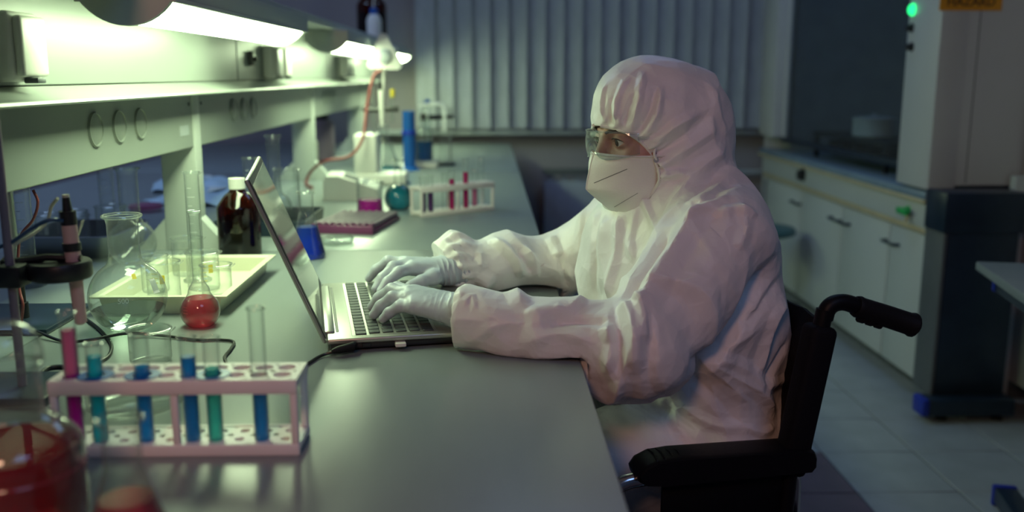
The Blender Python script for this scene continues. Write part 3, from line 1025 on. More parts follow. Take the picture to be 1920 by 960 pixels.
# ============================================================ MIDDLE OF THE BENCH
# boiling flask 500
bprof = round_prof(0.0595, 0.0235, 0.183, 0.026)
bf = vessel('boiling_flask', 'big round bottomed clear flask marked 500 in front of tray', 'flask', (-0.575, 1.462, TOP), bprof, 0.0285, 0.183, 'clear_liquid', 0.034, rim_t=0.0024, seg=56)
me = text_mesh('500', 0.011, 'white_print', 0.0002)
R_, cz_ = 0.0598, math.sqrt(0.0595 ** 2 - 0.026 ** 2)
for v in me.vertices:
    a = v.co.x / R_ + 0.25
    b = (v.co.y + 0.002) / R_
    r_ = R_ + v.co.z
    v.co = Vector((r_ * math.cos(b) * math.sin(a), -r_ * math.cos(b) * math.cos(a), cz_ + r_ * math.sin(b)))
part('lettering', me, [], bf)
part('marking_spot', patch(lambda z: interp_prof(wall_of(bprof), z), -1.02, -0.88, 0.090, 0.097, off=0.0006), 'yellow_print', bf)
part('label_patch', patch(lambda z: interp_prof(wall_of(bprof), z), -0.50, -0.28, 0.064, 0.086, off=0.0006), 'white_print', bf)
# pink volumetric flask
vp = round_prof(0.0315, 0.0088, 0.187, 0.019)
vp = vp[:-8] + smooth_prof([vp[-8], (0.0165, vp[-8][1] + 0.010), (0.0100, vp[-8][1] + 0.022), (0.0086, vp[-8][1] + 0.034), (0.0086, 0.178)], 3)[1:] + [(0.0095, 0.187)]
vf = vessel('volumetric_flask', 'small long necked flask of pink liquid beside the white tray', 'flask', (-0.468, 1.480, TOP), vp, 0.0095, 0.187, 'rose_liquid', 0.047, rim_t=0.0016)
for k in range(3):
    part('print_line', patch(lambda z: 0.0315, -2.2, -1.9, 0.026 + k * 0.005, 0.028 + k * 0.005), 'red_print', vf)

# cream tray
TX0, TX1, TY0, TY1 = -0.665, -0.448, 1.545, 1.905
tr = thing('lab_tray', 'cream rectangular plastic tray holding beakers beside the laptop', 'tray', ((TX0 + TX1) / 2, (TY0 + TY1) / 2, TOP))
w2, d2 = (TX1 - TX0) / 2, (TY1 - TY0) / 2
part('floor_sheet', MB().rbox(-w2 + 0.012, w2 - 0.012, -d2 + 0.012, d2 - 0.012, 0, 0.004, 0.001, 1), 'cream_tray', tr)
wl = MB()
ang = []
for lvl, (ins, z) in enumerate([(0.012, 0.0), (0.006, 0.030), (-0.006, 0.031), (-0.007, 0.034), (0.0055, 0.034), (0.009, 0.031), (0.0155, 0.004)]):
    ang.append([(sx * (w2 - ins), sy * (d2 - ins), z) for sx, sy in ((-1, -1), (1, -1), (1, 1), (-1, 1), (-1, -1))])
wl.sheet(ang)
part('side_wall', wl, 'cream_tray', tr, smooth=False)
TZ = TOP + 0.0045
gb = 'beakers in the cream tray'
beaker('beaker with yellow graduation marks at the front of cream tray', (-0.580, 1.640, TZ), 0.0285, 0.070, marks='yellow_print', group=gb)
beaker('beaker with yellow print behind the front one in cream tray', (-0.535, 1.725, TZ), 0.029, 0.070, marks='yellow_print', group=gb, rz=0.5)
beaker('unmarked low beaker near the right edge of cream tray', (-0.492, 1.660, TZ), 0.0265, 0.060, group=gb)
beaker('wide beaker at the back of cream tray under the white post', (-0.605, 1.855, TZ), 0.030, 0.075, group=gb)
beaker('beaker at the left side of cream tray behind the round flask', (-0.618, 1.705, TZ), 0.024, 0.068, marks='white_print', group=gb)
cylinder_glass('tall clear measuring cylinder standing in the cream tray', (-0.568, 1.795, TZ), 0.0138, 0.213)
rp = round_prof(0.050, 0.0205, 0.205, 0.022)
vessel('volumetric_flask', 'clear wide necked flask standing behind the cream tray beakers', 'flask', (-0.768, 2.00, TOP), rp, 0.0255, 0.205, rim_t=0.002, seg=44)

# amber bottle
ap = [(0, 0.0008), (0.042, 0), (0.046, 0.003), (0.047, 0.010), (0.047, 0.105)] + smooth_prof([(0.047, 0.105), (0.0445, 0.114), (0.030, 0.134), (0.0195, 0.143), (0.0165, 0.150), (0.0165, 0.160)], 4)[1:]


def amber(label, loc, sc=1.0, group=None):
    t = thing('amber_bottle', label, 'bottle', loc, 0, group)
    part('glass_wall', MB().lathe([(r * sc, z * sc) for r, z in ap], 44), 'amber_glass', t)
    part('liquid', MB().lathe([(r * sc, z * sc) for r, z in fill_prof(wall_of(ap), 0.085)], 40), 'dark_contents', t)
    cp = []
    for k in range(48):
        a = 2 * PI * k / 48
        r = (0.0182 if k % 2 else 0.0174) * sc
        cp.append((r * math.cos(a), r * math.sin(a)))
    part('cap', MB().prism(cp, 'z', 0.150 * sc, 0.173 * sc), 'white_plastic', t, smooth=False)
    return t


amber('large amber glass bottle with pale ribbed cap left of the laptop', (-0.562, 2.092, TOP))
amber('big amber bottle standing on top of the white shelf', (-0.555, 4.62, 1.3625), 1.5)
wb = thing('wash_bottle', 'blue topped wash bottle beside amber bottle on shelf top', 'bottle', (-0.516, 4.38, 1.3625))
part('body', MB().lathe([(0, 0), (0.03, 0), (0.034, 0.004), (0.034, 0.08), (0.026, 0.10), (0.016, 0.108)], 28), 'white_plastic', wb)
part('cap', MB().lathe([(0.018, 0.104), (0.019, 0.13), (0.006, 0.136), (0, 0.136)], 24), 'blue_plastic', wb)
part('nozzle', MB().tube([(0, 0, 0.13), (0, 0, 0.165), (0.02, -0.005, 0.185), (0.05, -0.012, 0.175)], 0.0035, 8, smooth_n=5), 'white_plastic', wb)
# blue erlenmeyer
erlen('conical flask half full of deep blue liquid behind the laptop screen', (-0.402, 2.052, TOP), 0.0385, 0.0160, 0.146, 0.045, 'blue_liquid', 0.070)

# petri dish and purple tube tray
pd = thing('petri_dish', 'clear shallow petri dish in front of purple tube tray', 'dish', (-0.365, 2.225, TOP))
part('dish', MB().lathe([(0, 0.0006), (0.035, 0), (0.037, 0.002), (0.037, 0.014)], 40), 'thick_glass', pd)
part('cover', MB().lathe([(0.0395, 0.006), (0.0395, 0.0165), (0.038, 0.018), (0, 0.018)], 40), 'thick_glass', pd)
tt = thing('tube_tray', 'flat tray of purple grey capped tubes lying behind the blue flask', 'tray', (-0.355, 2.49, TOP), math.radians(-10))
part('base', MB().rbox(-0.085, 0.085, -0.13, 0.13, 0, 0.012, 0.003), 'purple_plastic', tt)
part('front_edge', MB().rbox(-0.085, 0.085, -0.133, -0.126, 0, 0.022, 0.002), 'purple_plastic', tt)
for k in range(9):
    x = -0.074 + k * 0.0185
    tbq = part('capped_tube', MB().tube([(x, -0.120, 0.0190), (x, 0.125, 0.0190)], 0.0068, 12), 'purple_grey', tt)
    part('cap', MB().tube([(x, -0.125, 0.0190), (x, -0.095, 0.0190)], 0.0078, 12), 'purple_plastic', tbq)

# magenta beaker, teal flask
beaker('beaker half full of magenta liquid beside the pH meter', (-0.342, 2.680, TOP), 0.0365, 0.098, 'magenta_liquid', 0.047)
tp_ = round_prof(0.0430, 0.0125, 0.150, 0.026)
vessel('round_flask', 'round flask of teal liquid beside the background tube rack', 'flask', (-0.272, 2.810, TOP), tp_, 0.0175, 0.150, 'teal_liquid', 0.074)

# background rack
ra = math.radians(36)
rc = np.array([-0.105, 2.74])
tube_rack('white test tube rack farther back, holding magenta tubes, behind the hands', (rc[0], rc[1], TOP), ra)
bgt = [(0, 'test tube with violet liquid at the left end of far rack', 0.105, 'violet_liquid', 0.070),
       (1, 'second test tube with violet liquid in the far rack', 0.110, 'violet_liquid', 0.060),
       (3, 'empty short test tube left of the cherry tubes in far rack', 0.112, None, None),
       (4, 'test tube with cherry red liquid in the far rack', 0.118, 'cherry_liquid', 0.095),
       (6, 'tall test tube with cherry magenta liquid in the far rack', 0.150, 'cherry_liquid', 0.112),
       (8, 'test tube with pale pink liquid near right end of far rack', 0.115, 'pink_liquid', 0.065),
       (9, 'tall empty test tube at the right end of far rack', 0.150, None, None)]
for (i, lab, L, m, lz) in bgt:
    lx, ly = (i - 4.5) * CELL, -CELL / 2
    if m == 'pink_liquid' or i == 9:
        ly = CELL / 2
    p = (rc[0] + lx * math.cos(ra) - ly * math.sin(ra), rc[1] + lx * math.sin(ra) + ly * math.cos(ra), TOP + 0.0062)
    test_tube(lab, p, L, m, lz, group='test tubes in the far rack')

# pH meter
ph = thing('ph_meter', 'white bench meter with sloped display behind the magenta beaker', 'meter', (-0.455, 3.10, TOP), math.radians(4))
part('body', MB().prism([(-0.085, 0.0), (0.09, 0.0), (0.09, 0.035), (-0.035, 0.078), (-0.075, 0.078), (-0.085, 0.06)], 'y', -0.085, 0.085), 'white_plastic', ph, smooth=False)
sl = Matrix.Translation((0.02, 0, 0.0592)) @ Matrix.Rotation(math.atan2(0.043, 0.125), 4, 'Y')
part('display', MB().box(-0.045, 0.005, -0.05, 0.05, 0.0, 0.002, mtx=sl), 'dark_panel', ph, smooth=False)
for k in range(4):
    part('button', MB().rbox(0.018, 0.034, -0.055 + k * 0.03, -0.035 + k * 0.03, 0.0, 0.004, 0.001, mtx=sl), 'sill', ph)

# electrode titrator stand: white base with column, rod, clamp, triangular head
ts = thing('titrator', 'white titrator with column base and rounded triangular head', 'titrator', (-0.435, 3.50, TOP))
part('base', MB().rbox(-0.055, 0.13, -0.07, 0.08, 0, 0.042, 0.008, 3), 'white_plastic', ts)
part('column', MB().rbox(-0.058, 0.025, -0.06, 0.07, 0.04, 0.185, 0.008, 3), 'white_plastic', ts)
part('rod', MB().tube([(0.012, 0.0, 0.18), (0.012, 0.0, 0.42)], 0.006, 10), 'steel', ts)
tri = []
for (cx, cz, a0) in ((0.0, 0.115, 30), (-0.042, 0.022, 150), (0.047, 0.020, 270)):
    for k in range(8):
        a = math.radians(a0 + 120 * k / 7)
        tri.append((cx + 0.017 * math.cos(a), cz + 0.017 * math.sin(a)))
hm = MB().prism([(x + 0.055, z + 0.415) for x, z in tri], 'y', -0.025, 0.02)
hd = part('head', hm, 'white_plastic', ts, angle=50)
part('dial', MB().lathe([(0, 0.010), (0.022, 0.010), (0.027, 0.006), (0.027, 0)], 28, mtx=Matrix.Translation((0.06, -0.025, 0.465)) @ Matrix.Rotation(PI / 2, 4, 'X')), 'sill', hd)
part('dosing_tip', MB().tube([(0.055, -0.005, 0.42), (0.052, -0.005, 0.37), (0.050, -0.005, 0.33)], [0.007, 0.005, 0.003], 10), 'white_plastic', ts)
part('electrode', MB().tube([(0.040, -0.015, 0.375), (0.040, -0.015, 0.345)], 0.005, 10), 'black_plastic', ts)
part('electrode', MB().tube([(0.045, -0.02, 0.345), (0.045, -0.02, 0.30), (0.045, -0.02, 0.215)], [0.012, 0.010, 0.006], 12), 'white_plastic', ts)
part('electrode', MB().tube([(0.078, 0.01, 0.335), (0.078, 0.01, 0.225)], 0.007, 12), 'thick_glass', ts)
part('electrode_cap', MB().tube([(0.082, 0.012, 0.348), (0.082, 0.012, 0.318)], 0.0085, 12), 'yellow_print', ts)
cl = part('clamp_arm', MB().tube([(-0.012, 0.0, 0.272), (0.030, -0.01, 0.272), (0.105, -0.005, 0.276)], [0.007, 0.008, 0.012], 10), 'black_plastic', ts)
part('clamp_screw', MB().tube([(-0.030, 0.0, 0.276), (0.012, 0.0, 0.272)], [0.010, 0.005], 10), 'black_plastic', cl)
# red hose
hz = thing('rubber_hose', 'thin red hose curving from titrator head down to the bench', 'hose', (-0.6, 3.2, TOP))
hp_ = [aty(716, 131, 3.46), aty(700, 145, 3.46), aty(688, 200, 3.45), aty(680, 260, 3.40), aty(655, 293, 3.36), aty(610, 302, 3.33), atz(583, 322, 0.85), atz(574, 345, 0.806), atz(585, 352, 0.806)]
part('hose', MB().tube(hp_, 0.0055, 10, smooth_n=8), 'red_cable', hz, world=True)

# glassware beyond the titrator
erlen('large clear conical flask with a little teal liquid behind the titrator', (-0.43, 3.86, TOP), 0.075, 0.020, 0.20, 0.05, 'teal_liquid', 0.03)
bc = thing('blue_cylinder', 'tall blue plastic cylinder behind the round teal flask', 'cylinder', (-0.335, 3.98, TOP))
part('body', MB().lathe([(0, 0), (0.045, 0), (0.045, 0.008), (0.026, 0.014), (0.026, 0.245), (0.029, 0.25)], 28), 'blue_plastic', bc)
part('collar', MB().lathe([(0.0262, 0.15), (0.031, 0.152), (0.031, 0.166), (0.0262, 0.168)], 28), 'blue_cap', bc)
vb = [(0, 0.0006), (0.036, 0), (0.039, 0.004), (0.039, 0.12), (0.030, 0.142), (0.017, 0.152), (0.017, 0.178)]
gw = vessel('gas_washing_bottle', 'glass bottle of blue liquid with bent side tube by window', 'bottle', (-0.283, 4.12, TOP + 0.03), vb, 0.0185, 0.178, 'sky_liquid', 0.085)
part('bent_tube', MB().tube([(-0.02, -0.01, 0.235), (0.03, 0, 0.243), (0.075, 0, 0.243), (0.092, 0, 0.225), (0.094, 0, 0.13)], 0.0075, 12, smooth_n=8), 'paper_white', gw)
part('stopper', MB().lathe([(0, 0.205), (0.014, 0.203), (0.0165, 0.175), (0, 0.172)], 20), 'black_plastic', gw)
part('inner_tube', MB().tube([(0.0, 0.0, 0.02), (0, 0, 0.24)], 0.004, 8), 'thick_glass', gw)
rs = thing('riser_block', 'low white block under the blue gas washing bottle', 'block', (-0.283, 4.12, TOP))
part('slab', MB().rbox(-0.06, 0.06, -0.06, 0.06, 0, 0.026, 0.004), 'white_plastic', rs)
part('top_pad', MB().rbox(-0.055, 0.055, -0.055, 0.055, 0.026, 0.03, 0.002), 'sill', rs)
for k, (dx, dy, hh, m) in enumerate(((0.0, 0, 0.255, 'blue_plastic'),)):
    vl = thing('dropper_bottle', 'slim upright vial with blue cap near the window', 'vial', (-0.275, 4.28, TOP))
    part('glass_wall', MB().lathe([(0, 0.0005), (0.016, 0), (0.017, 0.003), (0.017, 0.24), (0.011, 0.255), (0.011, 0.265)], 20), 'thick_glass', vl)
    part('cap', MB().lathe([(0.0125, 0.262), (0.0125, 0.29), (0, 0.292)], 20), m, vl)
    part('label_band', MB().lathe([(0.0174, 0.225), (0.0174, 0.24)], 20), 'paper_white', vl)
rs2 = thing('retort_stand', 'slim metal retort stand with black clamp beside window glassware', 'stand', (-0.20, 4.22, TOP))
part('base', MB().rbox(-0.05, 0.05, -0.07, 0.07, 0, 0.012, 0.004), 'dark_panel', rs2)
part('rod', MB().tube([(0.03, 0.0, 0.01), (0.03, 0.0, 0.26)], 0.005, 10), 'steel', rs2)
part('clamp', MB().tube([(-0.065, -0.02, 0.212), (0.0, 0, 0.215), (0.045, 0, 0.215)], [0.012, 0.010, 0.008], 10), 'black_plastic', rs2)
part('glass_column', MB().tube([(0.0, -0.03, 0.012), (0.0, -0.03, 0.12)], 0.014, 16), 'clear_glass', rs2)

# dark tray with glassware left of the blue flask
dt = thing('dark_tray', 'low dark tray behind the amber bottle and laptop screen', 'tray', (-0.575, 2.46, TOP))
g_ = []
for (ins, z) in [(0.004, 0.0), (0.0, 0.038), (0.004, 0.038), (0.008, 0.004)]:
    g_.append([(sx * (0.115 - ins), sy * (0.14 - ins), z) for sx, sy in ((-1, -1), (1, -1), (1, 1), (-1, 1), (-1, -1))])
part('side_wall', MB().sheet(g_), 'dark_panel', dt, smooth=False)
part('floor_sheet', MB().rbox(-0.107, 0.107, -0.132, 0.132, 0.001, 0.004, 0.001, 1), 'dark_panel', dt)
cylinder_glass('measuring cylinder in the dark tray, just left of laptop screen', (-0.615, 2.42, TOP + 0.0045), 0.017, 0.185)
beaker('tall clear beaker in the dark tray behind the laptop screen', (-0.525, 2.43, TOP + 0.0045), 0.033, 0.155)
vessel('round_flask', 'clear long necked flask at the back of the dark tray', 'flask', (-0.580, 2.535, TOP + 0.0045), round_prof(0.045, 0.017, 0.235, 0.024), 0.0215, 0.235)

# far side of the bench, seen under the shelf
mt = thing('steel_tray', 'dull steel tray of glassware on the far side of bench', 'tray', (-0.945, 2.17, TOP))
g_ = []
for (ins, z) in [(0.012, 0.0), (0.0, 0.048), (-0.005, 0.050), (0.003, 0.050), (0.015, 0.004)]:
    ring = []
    for (sx, sy, a0) in ((1, 1, 0), (-1, 1, 90), (-1, -1, 180), (1, -1, 270)):
        for k in range(5):
            a = math.radians(a0 + 22.5 * k)
            ring.append((sx * (0.085 - ins) + 0.03 * math.cos(a), sy * (0.10 - ins) + 0.03 * math.sin(a), z))
    g_.append(ring + [ring[0]])
part('side_wall', MB().sheet(g_), 'steel', mt)
part('floor_sheet', MB().rbox(-0.095, 0.095, -0.11, 0.11, 0.001, 0.004, 0.001, 1), 'steel', mt)
gs = 'beakers in the steel tray'
beaker('small beaker at the left of steel tray, printed white', (-1.000, 2.12, TOP + 0.0045), 0.028, 0.085, marks='white_print', group=gs)
beaker('small beaker in the middle of steel tray', (-0.940, 2.13, TOP + 0.0045), 0.027, 0.082, marks='white_print', group=gs)
beaker('wide plain beaker at the right end of steel tray', (-0.890, 2.20, TOP + 0.0045), 0.034, 0.092, group=gs)
beaker('short beaker at the back left of steel tray', (-0.985, 2.22, TOP + 0.0045), 0.030, 0.078, group=gs)
cylinder_glass('tall measuring cylinder beyond the steel tray under the shelf', (-0.985, 2.42, TOP), 0.0185, 0.22)
cylinder_glass('measuring cylinder left of the steel tray, behind cables', (-0.885, 1.78, TOP), 0.0155, 0.21)
for k, (x, y, rz_) in enumerate(((-1.05, 3.35, 0.3), (-0.92, 3.0, -0.25))):
    pk = thing('wrapped_pack', ['pale blue wrapped pack lying on far bench beyond the post', 'nearer pale blue wrapped pack on far bench behind amber bottle'][k], 'pack', (x, y, TOP), rz_)
    gg = [[(u, v, 0.009 + 0.030 * (1 - (u / 0.14) ** 4) * (1 - (v / 0.11) ** 4) + 0.006 * math.sin(u * 60 + v * 35 + k)) for u in np.linspace(-0.14, 0.14, 17)] for v in np.linspace(-0.11, 0.11, 15)]
    part('wrapper', MB().sheet(gg, 0.001), 'blue_wrap', pk)
    part('insert_card', MB().rbox(-0.10, 0.06, -0.06, 0.06, 0.038, 0.041, 0.001), 'paper_white', pk)
rd = thing('petri_dish', 'petri dish with pink lid line on the far bench', 'dish', (-1.02, 2.78, TOP))
part('dish', MB().lathe([(0, 0.0006), (0.043, 0), (0.045, 0.002), (0.045, 0.016)], 36), 'thick_glass', rd)
part('cover', MB().lathe([(0.0475, 0.010), (0.0475, 0.020), (0.046, 0.022), (0, 0.022)], 36), 'pink_liquid', rd)
jr = thing('brown_jar', 'brown cylindrical jar seen between the far shelf posts', 'jar', (-0.80, 4.45, TOP))
part('body', MB().lathe([(0, 0), (0.07, 0), (0.075, 0.006), (0.075, 0.17), (0.06, 0.19), (0.045, 0.195)], 32), 'purple_grey', jr)
part('cap', MB().lathe([(0.05, 0.192), (0.05, 0.225), (0, 0.227)], 28), 'black_plastic', jr)
cn = thing('canister', 'small cream canister on black stand between far posts', 'canister', (-0.80, 4.15, TOP))
part('body', MB().lathe([(0, 0.03), (0.045, 0.03), (0.048, 0.036), (0.048, 0.11), (0.035, 0.125), (0, 0.128)], 28), 'cream_tray', cn)
part('base', MB().lathe([(0, 0), (0.06, 0), (0.06, 0.03), (0, 0.03)], 28), 'black_plastic', cn)

# ------------------------------------------------------------ electrode stand at the left edge
es = thing('electrode_stand', 'metal rod electrode stand with black holder at the left edge', 'stand', (-0.594, 1.15, TOP))
b0 = aty(30, 640, 1.15)
part('rod', MB().tube([(0, 0, 0.012), (0, 0, 0.36)], 0.0055, 12), 'purple_grey', es)
part('base', MB().rbox(-0.06, 0.05, -0.05, 0.06, 0, 0.012, 0.004), 'dark_panel', es)
q0, q1 = aty(85, 512, 1.18), aty(140, 505, 1.18)
ez = q1[2] - TOP
ex = q1[0] + 0.594
hold = part('holder', MB().lathe([(0, -0.011), (0.036, -0.011), (0.038, -0.008), (0.038, 0.008), (0.036, 0.011), (0, 0.011)], 32, at=(ex - 0.018, 0.03, ez)), 'black_plastic', es)
part('arm', MB().rbox(-0.09, ex - 0.01, 0.012, 0.036, ez - 0.012, ez + 0.006, 0.004), 'black_plastic', es)
part('clip', MB().tube([(-0.02, 0.02, ez + 0.010), (ex - 0.03, 0.024, ez + 0.017), (ex + 0.01, 0.03, ez + 0.014)], 0.005, 8), 'black_plastic', es)
part('rod_clamp', MB().rbox(-0.016, 0.016, -0.012, 0.04, ez - 0.016, ez + 0.012, 0.004), 'black_plastic', es)
el = thing('ph_electrode', 'pink bodied electrode with black rings held in the black holder', 'electrode', aty(152, 608, 1.18))
E0, E1 = aty(152, 608, 1.18), aty(127, 400, 1.18)
lerp = lambda t: E0 + (E1 - E0) * t
part('glass_stem', MB().tube([lerp(0.0), lerp(0.02), lerp(0.42)], [0.004, 0.0075, 0.0085], 16), 'pink_body', el, world=True)
part('upper_body', MB().tube([lerp(0.40), lerp(0.93)], [0.0100, 0.0090], 16), 'pink_body', el, world=True)
part('ring', MB().tube([lerp(0.67), lerp(0.74)], 0.0112, 16), 'black_plastic', el, world=True)
part('collar', MB().tube([lerp(0.90), lerp(1.02)], 0.0098, 16), 'black_plastic', el, world=True)
part('cable_gland', MB().tube([lerp(1.02), lerp(1.14)], [0.006, 0.0045], 12), 'black_plastic', el, world=True)
part('tip_plug', MB().tube([lerp(1.14), lerp(1.165)], 0.0042, 10), 'cream_cable', el, world=True)
part('paper_flag', MB().sheet([[aty(152, 415, 1.185), aty(158, 412, 1.19)], [aty(146, 440, 1.185), aty(140, 462, 1.19)]], 0.0006), 'cream_tray', el, world=True, smooth=False)

s2 = thing('retort_stand', 'small black based stand with metal rod and green knob', 'stand', (-0.765, 1.50, TOP))
part('base', MB().rbox(-0.13, 0.075, -0.075, 0.10, 0, 0.010, 0.004), 'dark_panel', s2)
part('sleeve', MB().tube([(0, 0, 0.008), (0, 0, 0.035), (0, 0, 0.036), (0, 0, 0.075)], [0.0125, 0.0125, 0.0095, 0.0095], 14), 'black_plastic', s2)
part('rod', MB().tube([(0, 0, 0.07), (0, 0, 0.232)], 0.0065, 12), 'steel', s2)
part('knob', MB().lathe([(0.007, 0.078), (0.022, 0.080), (0.030, 0.085), (0.030, 0.089), (0.007, 0.092)], 24, at=(0.02, 0, 0)), 'green_plastic', s2)

# ------------------------------------------------------------ cables
def cable(label, pts, r, m, name='cable'):
    pts = [np.array(p, float) for p in pts]
    t = thing(name, label, 'cable', (pts[0][0], pts[0][1], min(p[2] for p in pts) - r))
    part('cord', MB().tube(pts, r, 8, smooth_n=8), m, t, world=True)
    return t


Z = TOP + 0.0030
cable('black cable looping on the bench behind the front rack', [atz(-40, 630, Z), atz(60, 612, Z), atz(140, 594, Z), atz(172, 606, Z), atz(206, 640, Z), atz(205, 665, Z), atz(182, 680, Z), atz(150, 690, Z)], 0.0026, 'black_cable')
ch = cable('long black charger cable running across the bench to the laptop', [atz(70, 622, Z + .006), atz(120, 640, Z), atz(170, 637, Z + 0.006), atz(240, 625, Z + 0.005), atz(310, 630, Z + 0.001), atz(365, 637, Z), atz(415, 637, Z), atz(438, 641, Z), atz(432, 655, Z), atz(421, 672, Z), atz(440, 690, Z), atz(500, 700, Z), atz(560, 690, Z), atz(600, 668, Z), atz(632, 657, Z + 0.006), atz(648, 652, Z + 0.006)], 0.0024, 'black_cable')
part('plug', MB().tube([atz(622, 659, Z + 0.006), atz(634, 656, Z + 0.007), atz(660, 650, Z + 0.009), atz(664, 646, Z + 0.009)], [0.003, 0.0055, 0.0065, 0.005], 12), 'black_rubber', ch, world=True)
cable('black coiled cable end lying left of the front rack', [atz(40, 722, Z), atz(70, 716, Z), atz(78, 700, Z), atz(92, 690, Z), atz(118, 688, Z), atz(125, 696, Z), atz(100, 706, Z + 0.002), atz(85, 718, Z)], 0.0034, 'black_cable')
cable('dark blue lead arching from the electrode to the left', [aty(118, 414, 1.17), aty(92, 413, 1.16), aty(60, 428, 1.16), aty(20, 455, 1.15), aty(-40, 475, 1.15)], 0.0026, 'blue_cable')
cable('cream lead sagging below the blue electrode lead', [aty(108, 372, 1.21), aty(96, 388, 1.22), aty(88, 415, 1.22), aty(60, 440, 1.20), aty(30, 458, 1.19), aty(8, 485, 1.18), aty(-30, 520, 1.17)], 0.0022, 'cream_cable')
cable('thin red wire hanging down beside the small stand', [aty(62, 356, 1.42), aty(71, 380, 1.42), aty(62, 412, 1.42), aty(40, 440, 1.42), aty(34, 480, 1.42), aty(36, 540, 1.42), aty(43, 575, 1.41), atz(36, 625, Z)], 0.0022, 'red_cable')
# clear dish and fallen beaker behind the front rack
cdish = thing('crystallizing_dish', 'wide clear glass dish behind the front test tube rack', 'dish', (-0.435, 1.105, TOP))
part('glass_wall', MB().lathe([(0, 0.0006), (0.050, 0), (0.056, 0.004), (0.058, 0.03), (0.060, 0.034)], 48), 'thick_glass', cdish)
part('rim', rim_ring(0.060, 0.034, 0.0018, 48), 'thick_glass', cdish)
fb = beaker('clear beaker standing behind the azure tubes of front rack', (-0.480, 1.285, TOP), 0.0285, 0.048)

# ============================================================ LAPTOP
la = math.radians(11.0)
LU = np.array([math.cos(la), math.sin(la), 0])
LV = np.array([-math.sin(la), math.cos(la), 0])
LA = np.array([-0.236, 1.318, TOP])
lap = thing('laptop', 'open silver laptop with dark screen under the gloved hands', 'laptop', LA, la)
LL, LD, LZ = 0.385, 0.255, 0.0205
part('base_bottom', MB().rbox(0.004, LD - 0.004, 0.004, LL - 0.004, 0.003, 0.0135, 0.003), 'laptop_dark', lap)
deck = part('deck', MB().rbox(0, LD, 0, LL, 0.0125, LZ, 0.0025, 3), 'laptop_silver', lap)
part('keyboard_well', MB().rbox(0.036, 0.164, 0.012, LL - 0.012, LZ - 0.001, LZ + 0.0004, 0.0008, 1), 'laptop_silver', deck)
part('touchpad', MB().rbox(0.178, LD - 0.012, 0.15, 0.255, LZ - 0.001, LZ + 0.0005, 0.001, 1), 'laptop_silver', deck)
part('hinge_cover', MB().rbox(-0.004, 0.012, 0.035, LL - 0.035, 0.012, LZ + 0.0035, 0.003, 2), 'laptop_silver', lap)
part('speaker_groove', MB().rbox(0.014, 0.018, 0.04, LL - 0.04, LZ - 0.001, LZ + 0.0006, 0.0005, 1), 'laptop_dark', lap)
for (x, y) in ((0.02, 0.03), (0.02, LL - 0.03), (LD - 0.02, 0.03), (LD - 0.02, LL - 0.03)):
    part('rubber_foot', MB().lathe([(0, 0), (0.008, 0), (0.008, 0.004), (0, 0.004)], 14, at=(x, y, 0)), 'black_rubber', lap)
part('port_block', MB().rbox(0.05, 0.063, -0.001, 0.004, 0.006, 0.012, 0.001, 1), 'laptop_dark', lap)
usb = part('usb_receiver', MB().rbox(0.098, 0.114, -0.010, 0.006, 0.0055, 0.0115, 0.0015), 'white_plastic', lap)
# keys: rows run along the hinge (y), columns toward the user (x)
kx0, kx1 = 0.040, 0.160
rows = 6
rh = (kx1 - kx0) / rows
key_cache = {}


def key_mesh(w, d):
    kk = (round(w, 4), round(d, 4))
    if kk not in key_cache:
        key_cache[kk] = MB().rbox(-d / 2, d / 2, -w / 2, w / 2, 0, 0.0022, 0.0012, 1).mesh('key', [M('key_cap')])
    return key_cache[kk]


lay = [[1] * 19, [1.0] * 13 + [1.8] + [1] * 4 + [0.2], [1.5] + [1] * 12 + [1.3] + [1] * 4 + [0.2], [1.8] + [1] * 11 + [2.0] + [1] * 4 + [0.2], [2.3] + [1] * 10 + [2.5] + [1] * 4 + [0.2], [1.3, 1, 1, 1, 5.6, 1, 1, 1, 1, 1.0, 1, 1, 1.9]]
for r in range(rows):
    tot = sum(lay[r])
    ux = (LL - 0.028) / tot
    y = LL - 0.014
    xx = kx0 + (r + 0.5) * rh
    for w in lay[r]:
        ww = w * ux
        y -= ww
        if ww < 0.008:
            continue
        part('key', key_mesh(ww - 0.0032, rh - 0.0036), [], deck, loc=(xx, y + ww / 2, LZ + 0.0002))
# lid
tilt = math.radians(22.3)
lm = Matrix.Translation((0.000, 0, 0.016)) @ Matrix.Rotation(-tilt, 4, 'Y')
LH = 0.262
lid = part('lid', MB().rbox(-0.0062, 0.0, 0.0, LL, 0.0, LH, 0.003, 3, mtx=lm), 'laptop_silver', lap)
part('bezel', MB().rbox(-0.0004, 0.0010, 0.002, LL - 0.002, 0.006, LH - 0.002, 0.0006, 1, mtx=lm), 'laptop_dark', lid)
part('screen', MB().box(0.0011, 0.0014, 0.012, LL - 0.012, 0.020, LH - 0.012, mtx=lm), 'laptop_screen', lid, smooth=False)
for y in (0.06, LL - 0.06):
    part('hinge', MB().tube([(0, y - 0.02, 0.0165), (0, y + 0.02, 0.0165)], 0.0045, 12), 'laptop_dark', lap)

